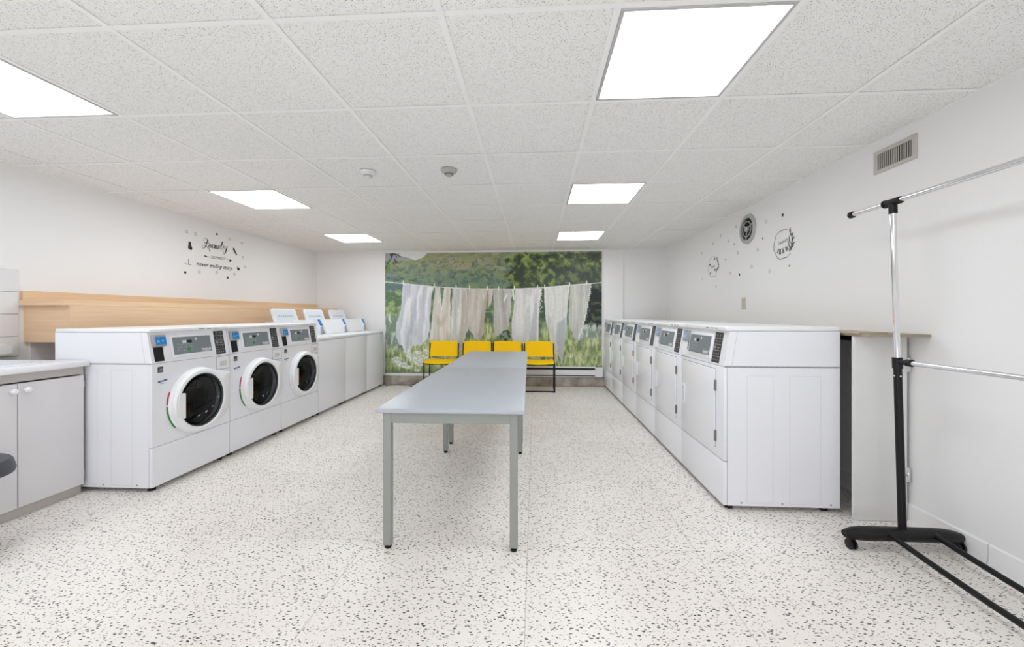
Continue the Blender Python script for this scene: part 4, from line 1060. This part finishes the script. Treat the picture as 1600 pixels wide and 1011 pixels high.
for y0 in (0.0, -1.20):
    sgn = 1 if y0 == 0 else 1
    bm = nb(); tube(bm, [(0, y0, 0.09), (0.0, y0+0.026, 0.90)], 0.0165, 14); obj('lower_post', bm, M_blackm, t)
    bm = nb(); tube(bm, [(0, y0+0.026, 0.90), (0, y0+ytop, 1.685)], 0.0125, 14); obj('upper_post', bm, M_chrome, t)
    bm = nb(); tube(bm, [(0, y0+0.0255, 0.878), (0, y0+0.0275, 0.932)], 0.0205, 16); tube(bm, [(0, y0+0.027, 0.912), (0.0, y0-0.035, 0.912)], 0.013, 12)
    tube(bm, [(0.0, y0-0.025, 0.912), (0.0, y0-0.05, 0.912)], 0.0175, 14); obj('collar', bm, M_black, t)
    bm = nb(); tube(bm, [(0, y0+0.050, 1.650), (0, y0+0.052, 1.70)], 0.0175, 14); tube(bm, [(0, y0+ytop-0.045, 1.708), (0, y0+ytop+0.045, 1.708)], 0.018, 16); tube(bm, [(0, y0+ytop+0.038, 1.708), (0, y0+ytop+0.046, 1.708)], 0.021, 16)
    obj('tee_joint', bm, M_black, t)
    bm = nb(); tube(bm, [(-0.0165, y0+0.022, 0.842), (-0.0185, y0+0.022, 0.842)], 0.004, 8); tube(bm, [(-0.004, y0+0.006, 0.842), (-0.004, y0+0.003, 0.842)], 0.004, 8); obj('push_pin', bm, M_chrome, t)
bm = nb(); tube(bm, [(0, 0.31, 1.7085), (0, -1.43, 1.715)], 0.0125, 14); obj('hanging_rail', bm, M_chrome, t, 'chrome hanging rail')
bm = nb()
for (y, s) in ((0.312, 1), (-1.43, -1)): tube(bm, [(0, y-0.012*s, 1.7085), (0, y+0.008*s, 1.7085)], 0.019, 16)
obj('rail_cap', bm, M_black, t)
bm = nb(); tube(bm, [(0, -0.045, 0.912), (0, -1.17, 0.912)], 0.0115, 14); obj('middle_rail', bm, M_chrome, t, 'chrome middle rail')
for x in (-0.083, 0.125):
    bm = nb(); pts = [(x, 0.0-1.2*k/8, 0.085-0.030*math.sin(PI*k/8)) for k in range(9)]; tube(bm, pts, 0.0125, 12); obj('base_rail', bm, M_blackm, t)

# ------------------------------------------------------------------ right wall: register, fan grille, outlet
t = thing('wall_vent', 'rectangular metal air vent with vertical slats high on the right wall', 'vent', (XR, 2.418, 2.062))
# local: x out of wall is -x ; y along wall
bm = nb(); hy, hz = 0.137, 0.069; iy, iz = 0.108, 0.046
for (y0, y1, z0, z1) in ((-hy, hy, iz, hz), (-hy, hy, -hz, -iz), (-hy, -iy, -iz, iz), (iy, hy, -iz, iz)): bx(bm, -0.007, -0.0005, y0, y1, z0, z1, 0.001)
obj('frame', bm, M_vent, t)
bm = nb(); bx(bm, -0.0015, -0.0005, -iy, iy, -iz, iz); obj('dark_backing', bm, M_dark, t)
for k in range(15):
    y = -iy+0.0095+k*(2*iy-0.019)/14
    bm = nb(); bx(bm, -0.0008, 0.0008, -0.0031, 0.0031, -iz, iz); shift(bm, T((-0.0045, y, 0)) @ RZ(0.9 if k > 7 else 0.2)); obj('slat', bm, M_vents, t)

t = thing('fan_grille', 'round grey exhaust fan grille with rings and spokes high on the right wall', 'vent', (XR, 4.0, 1.977))
M = RY(-PI/2)
bm = nb(); lathe(bm, [(0.145, 0.0005), (0.142, 0.012), (0.118, 0.020), (0.108, 0.016), (0.108, 0.0005)], M, 40); obj('outer_ring', bm, M_fan, t)
bm = nb(); lathe(bm, [(0.108, 0.001), (0, 0.001)], M, 32); obj('dark_backing', bm, M_dark, t)
for r in (0.074,):
    bm = nb(); lathe(bm, [(r+0.0035, 0.010), (r+0.0035, 0.016), (r-0.0035, 0.016), (r-0.0035, 0.010), (r+0.0035, 0.010)], M, 36); obj('ring', bm, M_fan, t)
for a in (0.9, 2.99, 5.09):
    bm = nb(); bx(bm, 0.0, 0.112, -0.0035, 0.0035, 0.008, 0.016, 0, 1, M @ RZ(a)); obj('spoke', bm, M_fan, t)
bm = nb(); lathe(bm, [(0.028, 0.004), (0.026, 0.022), (0, 0.024)], M, 24); obj('hub', bm, M_fan, t)

t = thing('wall_outlet', 'small beige wall outlet above the dryers', 'outlet', (XR, 4.08, 1.257))
bm = nb(); bx(bm, -0.006, -0.0005, -0.037, 0.037, -0.058, 0.058, 0.002); obj('plate', bm, M_beige, t)
for z in (-0.022, 0.022):
    bm = nb(); bx(bm, -0.008, -0.006, -0.015, 0.015, z-0.014, z+0.014, 0.001); s = obj('socket', bm, M_vent, t)
    bm = nb(); bx(bm, -0.0085, -0.0078, -0.007, -0.004, z-0.006, z+0.006); bx(bm, -0.0085, -0.0078, 0.004, 0.007, z-0.006, z+0.006); obj('slot', bm, M_seam, s)

# ------------------------------------------------------------------ vinyl wall stickers
# stickers are drawn in local xz (facing -y) then turned onto the wall
def flat_poly(bm, pts, y=-0.0006, M=None):
    prism(bm, pts, y, 0.0, 'xz', M)
def stroke(bm, pts, w, closed=False, y=-0.0006):
    """thin ribbon; w may be a list"""
    n = len(pts); ws = w if isinstance(w, list) else [w]*n
    L, R_ = [], []
    for i, p in enumerate(pts):
        a = pts[(i-1) % n] if (closed or i > 0) else p; b = pts[(i+1) % n] if (closed or i < n-1) else p
        dx, dz = b[0]-a[0], b[1]-a[1]; l = math.hypot(dx, dz) or 1; nx, nz = -dz/l, dx/l
        L.append(bm.verts.new((p[0]+nx*ws[i]/2, y, p[1]+nz*ws[i]/2))); R_.append(bm.verts.new((p[0]-nx*ws[i]/2, y, p[1]-nz*ws[i]/2)))
    for i in range(n if closed else n-1):
        j = (i+1) % n; bm.faces.new([L[i], R_[i], R_[j], L[j]])
def spline(P, n=8):
    out = []
    for i in range(len(P)-1):
        p0 = P[max(i-1, 0)]; p1 = P[i]; p2 = P[i+1]; p3 = P[min(i+2, len(P)-1)]
        for k in range(n):
            t = k/n
            out.append(tuple(0.5*((2*p1[c])+(-p0[c]+p2[c])*t+(2*p0[c]-5*p1[c]+4*p2[c]-p3[c])*t*t+(-p0[c]+3*p1[c]-3*p2[c]+p3[c])*t**3) for c in (0, 1)))
    out.append(P[-1]); return out
def calli(bm, P, w0=0.004, w1=0.011):
    pts = spline(P); ws = []
    for i in range(len(pts)):
        a = pts[max(i-1, 0)]; b = pts[min(i+1, len(pts)-1)]; dz = b[1]-a[1]; l = math.hypot(b[0]-a[0], dz) or 1
        ws.append(w0+(w1-w0)*max(0, -dz/l))
    stroke(bm, pts, ws)

# LEFT WALL: local x -> +Y (sticker read from inside the room facing -X): rotation +90 deg
def lwx(px, py):        # picture point -> local coordinates on the left wall decal (origin y=4.28,z=1.8)
    th = math.atan2(36, 622); s, c = math.sin(th), math.cos(th)
    a = (px-800)/622; b = (492-py)/622; d = (-s+a*c, c+a*s, b); k = XL/d[0]
    return (d[1]*k-4.28, 1.143+d[2]*k-1.8)
t = thing('wall_sticker_text', 'black script sticker reading Laundry never ending story on the left wall', 'wall sticker', (XL+0.0015, 4.28, 1.8), PI/2)
def Z4(x, y): return lwx(310+x/15.557, 365+y/15.557)     # coordinates of the enlarged crop
bm = nb()
# capital L with loops
calli(bm, [Z4(*p) for p in ((235, 160), (200, 215), (165, 225), (130, 200), (125, 150), (155, 112), (190, 120), (215, 160), (205, 215), (190, 270), (165, 320), (130, 355), (90, 350), (85, 310), (120, 285), (170, 295), (215, 335), (250, 370), (272, 400), (272, 440))], 0.003, 0.010)
calli(bm, [Z4(*p) for p in ((150, 232), (200, 225), (265, 228))], 0.005, 0.006)
calli(bm, [Z4(*p) for p in ((300, 262), (270, 265), (252, 310), (262, 340), (290, 320), (305, 265), (298, 320), (308, 345), (330, 310), (345, 262))])     # a
calli(bm, [Z4(*p) for p in ((345, 262), (335, 320), (345, 350), (372, 320), (388, 268), (378, 330), (388, 358), (405, 330))])                       # u
calli(bm, [Z4(*p) for p in ((412, 280), (402, 365), (412, 330), (435, 290), (450, 292), (442, 345), (450, 375), (470, 350))])                        # n
calli(bm, [Z4(*p) for p in ((520, 300), (490, 305), (475, 350), (485, 382), (510, 360), (535, 290), (570, 205), (582, 210), (560, 280), (545, 350), (552, 388), (575, 370))]) # d
calli(bm, [Z4(*p) for p in ((585, 250), (598, 300), (600, 320), (588, 395), (605, 340), (625, 310), (640, 318))])                                   # r
calli(bm, [Z4(*p) for p in ((648, 315), (638, 370), (650, 392), (675, 360), (695, 310), (685, 370), (660, 450), (625, 495), (598, 480), (605, 440), (650, 420), (700, 330))]) # y
obj('script_word', bm, M_vinyl, t)
bm = nb()
stroke(bm, [Z4(175, 555), Z4(285, 572)], 0.006); stroke(bm, [Z4(675, 635), Z4(765, 652)], 0.006)
for dy in (0, 22, 44): stroke(bm, [Z4(130+dy*0.2, 520+dy), Z4(205, 556+dy*0.1)], 0.005)
flat_poly(bm, [Z4(755, 620), Z4(808, 662), Z4(752, 695)])
obj('arrow', bm, M_vinyl, t)
def wall_text(s, p0, p1, size, mat_, nm, bold=0.0012, shear=0.0):
    a, b = Z4(*p0), Z4(*p1); ang = math.atan2(b[1]-a[1], b[0]-a[0]); bm = text_bm(s, size, shear, 'LEFT', 0.0003, 1.0, bold)
    xmx = max(v.co.x for v in bm.verts); k = math.hypot(b[0]-a[0], b[1]-a[1])/xmx
    shift(bm, T((a[0], -0.0005, a[1])) @ RY(-ang) @ Matrix.Diagonal((k, 1, 1, 1))); obj(nm, bm, mat_, t)
wall_text('LIKE MOST', (305, 598), (655, 655), 0.045, M_vinylg, 'small_lettering', 0.0)
wall_text('never ending story.', (-55, 768), (830, 888), 0.062, M_vinyl, 'phrase_lettering', 0.0003, 0.35)
# clothes motifs beside the words (socks, pegs)
bm = nb()
flat_poly(bm, [Z4(*p) for p in ((-240, 200), (-195, 195), (-175, 290), (-150, 360), (-165, 400), (-215, 385), (-255, 350), (-245, 270))]); obj('motif', bm, M_vinyl, t)
bm = nb(); flat_poly(bm, [Z4(*p) for p in ((835, 350), (868, 350), (905, 440), (945, 530), (915, 520), (868, 445), (838, 390))]); obj('motif', bm, M_vinyl, t)
bm = nb(); flat_poly(bm, [Z4(*p) for p in ((955, 785), (968, 830), (1000, 840), (1003, 870), (985, 900), (950, 885), (935, 850))]); obj('motif', bm, M_vinyl, t)
def dot(nm, wall, px, py, r, m, label, grp, ring=False):
    """small round sticker"""
    th = math.atan2(36, 622); s, c = math.sin(th), math.cos(th)
    a = (px-800)/622; b = (492-py)/622; d = (-s+a*c, c+a*s, b); X_ = XL if wall == 'L' else XR; k = X_/d[0]
    bm = nb(); MM = RX(PI/2)
    if ring: lathe(bm, [(r, 0.0), (r, 0.0007), (r*0.6, 0.0007), (r*0.6, 0)], MM, 14)
    else: lathe(bm, [(r, 0.0), (r, 0.0007), (0, 0.0007)], MM, 12)
    o = obj(nm, bm, m); o.location = (X_+(0.0012 if wall == 'L' else -0.0012), d[1]*k, 1.143+d[2]*k); o.rotation_euler = (0, 0, PI/2 if wall == 'L' else -PI/2)
    tag(o, label, 'wall sticker', grp)
gD = 'small dark dot stickers around the script on the left wall'; gF = 'faint grey bubble stickers around the script on the left wall'
for (px, py, lb) in ((338.8, 366, 'black dot sticker above the script word, near the ceiling'), (289.2, 425.6, 'black dot sticker at the lower left of the script words'), (355.6, 434, 'black dot sticker lowest of all, under the word ending')):
    dot('dot_sticker', 'L', px, py, 0.014, M_vinyl, lb+', left wall', gD)
for (px, py, lb) in ((291.5, 362, 'uppermost, above the sock motif'), (305.3, 365.5, 'second from the left in the top row'), (358.5, 373.5, 'above the end of the script word'), (378, 380, 'in the upper right corner of the group'),
        (379.3, 402, 'at the right edge, below the feather-like motif'), (382.5, 417, 'farthest right, beside the lower peg motif'), (366, 428.5, 'below right of the last line of words'), (338.5, 425.5, 'centred under the last line of words'), (311.3, 424.7, 'under the start of the last line of words')):
    dot('bubble_sticker', 'L', px, py, 0.017, M_vinylf, 'faint bubble sticker on the left wall, '+lb, gF, True)
bm = nb(); c0 = lwx(294.5, 410); stroke(bm, [(c0[0]-0.05, c0[1]-0.02), (c0[0]+0.03, c0[1]-0.02)], 0.006); stroke(bm, [(c0[0], c0[1]+0.035), (c0[0], c0[1]-0.02)], 0.008); obj('motif', bm, M_vinylg, t)

# RIGHT WALL: local x -> -Y, rotation -90 deg
def rw(px, py, oy, oz):
    th = math.atan2(36, 622); s, c = math.sin(th), math.cos(th)
    a = (px-800)/622; b = (492-py)/622; d = (-s+a*c, c+a*s, b); k = XR/d[0]
    return (oy-d[1]*k, 1.143+d[2]*k-oz)
def leaf(bm, p, ang, L, w):
    ca, sa = math.cos(ang), math.sin(ang); P = [(0, 0), (L*0.4, w/2), (L, 0), (L*0.4, -w/2)]
    flat_poly(bm, [(p[0]+x*ca-z*sa, p[1]+x*sa+z*ca) for x, z in P])
# big sticker
oy, oz = 3.449, 1.725
t = thing('wreath_sticker', 'larger thin-line round sticker with tiny hanging clothes and leaves on the right wall', 'wall sticker', (XR-0.0015, oy, oz), -PI/2)
Q = lambda x, y: rw(1195+x/14.45, 345+y/14.43, oy, oz)
bm = nb(); stroke(bm, [Q(*p) for p in ((515, 190), (455, 205), (385, 220), (320, 255), (262, 325), (245, 400), (225, 480), (198, 575), (205, 665), (245, 745), (290, 845), (360, 888), (430, 840), (510, 820), (545, 760), (590, 735))], 0.004)
stroke(bm, [Q(*p) for p in ((515, 190), (470, 175), (425, 195), (340, 240), (255, 330), (238, 420), (215, 560), (225, 700), (270, 800), (350, 870), (460, 825), (530, 800))], 0.0025); obj('outline', bm, M_vinylg, t)
bm = nb(); rl = random.Random(5)
for k in range(22):
    f = k/21; c = (540+60*math.sin(PI*f*0.9)+20, 250+430*f); leaf(bm, Q(*c), math.radians(60+rl.uniform(-50, 50)), 0.035+0.01*rl.random(), 0.013)
for k in range(10): f = k/9; leaf(bm, Q(560+10*math.sin(k), 700-300*f), math.radians(110+rl.uniform(-25, 25)), 0.03, 0.01)
obj('leaves', bm, M_vinylg, t)
bm = nb(); stroke(bm, [Q(350, 640), Q(450, 600), Q(520, 570)], 0.002)
flat_poly(bm, [Q(*p) for p in ((305, 630), (330, 630), (300, 730), (275, 735))]); flat_poly(bm, [Q(*p) for p in ((400, 630), (430, 625), (445, 720), (405, 740))])
flat_poly(bm, [Q(*p) for p in ((460, 600), (500, 580), (545, 640), (490, 690))]); obj('clothes', bm, M_vinylg, t)
bm = nb(); flat_poly(bm, [Q(*p) for p in ((335, 640), (365, 640), (368, 755), (330, 760))]); obj('sock', bm, M_vinyl, t)
bm = nb(); a = Q(305, 555); merge(bm, text_bm('Laundry', 0.045, 0.4, 'LEFT', 0.0003, 0.9, 0.0), T((a[0], -0.0004, a[1])) @ RY(-0.12)); obj('lettering', bm, M_vinylf, t)
# small sticker
oy, oz = 4.75, 1.70
t = thing('wreath_sticker', 'smaller thin-line oval sticker with dots and leaves on the right wall, nearer the mural', 'wall sticker', (XR-0.0015, oy, oz), -PI/2)
Q = lambda x, y: rw(1095+x/20.2, 390+y/20.2, oy, oz)
bm = nb(); stroke(bm, [Q(*p) for p in ((480, 250), (440, 225), (360, 230), (290, 310), (265, 400), (245, 520), (235, 620), (250, 710), (285, 800), (330, 860), (450, 855), (490, 780), (505, 700))], 0.005); obj('outline', bm, M_vinylg, t)
bm = nb()
for k in range(20): f = k/19; leaf(bm, Q(500+50*math.sin(PI*f), 290+420*f), math.radians(60+rl.uniform(-60, 60)), 0.032, 0.015)
obj('leaves', bm, M_vinylg, t)
bm = nb()
for (x, y) in ((440, 295), (292, 480), (452, 638), (313, 748)):
    c = Q(x, y); lathe(bm, [(0.014, 0), (0.014, 0.0007), (0, 0.0007)], T((c[0], 0, c[1])) @ RX(PI/2), 10)
obj('dots', bm, M_vinyl, t)
bm = nb(); a = Q(320, 585); merge(bm, text_bm('wash', 0.05, 0.3, 'LEFT', 0.0003, 1.0, 0.001), T((a[0], -0.0004, a[1]))); obj('lettering', bm, M_vinylf, t)
gD = 'small dark drop stickers around the round stickers on the right wall'; gF = 'faint grey bubble stickers around the round stickers on the right wall'
Z = lambda x, y: (1080+x/8.428, 330+y/8.425)
for (x, y, lb) in ((1207, 50, 'highest one, above the larger round sticker'), (945, 358, 'between the fan grille and the larger round sticker'), (1295, 718, 'below the larger round sticker'), (637, 835, 'lowest of the middle ones, straight above the outlet'),
        (568, 432, 'just below left of the fan grille'), (148, 893, 'lower left of the smaller oval sticker'), (452, 640, 'just right of the smaller oval sticker')):
    dot('drop_sticker', 'R', *Z(x, y), 0.013 if x in (1207, 637) else 0.009, M_vinyl if x in (1207, 637, 945) else M_vinylg, 'dark drop sticker, '+lb, gD)
for (x, y, lb) in ((992, 138, 'highest, right of the fan grille'), (596, 200, 'touching distance left of the fan grille'), (388, 325, 'above the smaller oval sticker, upper one'), (492, 393, 'left below the fan grille'), (288, 428, 'straight above the smaller oval sticker'),
        (140, 553, 'farthest left of all'), (613, 550, 'below the fan grille, left one'), (878, 510, 'left of the larger round sticker'), (798, 730, 'midway between outlet and fan grille'), (1032, 790, 'below left of the larger round sticker'),
        (512, 815, 'right of the foot of the smaller oval sticker'), (330, 990, 'lowest, under the smaller oval sticker')):
    dot('bubble_sticker', 'R', *Z(x, y), 0.016, M_vinylf, 'faint bubble sticker on right wall, '+lb, gF, True)
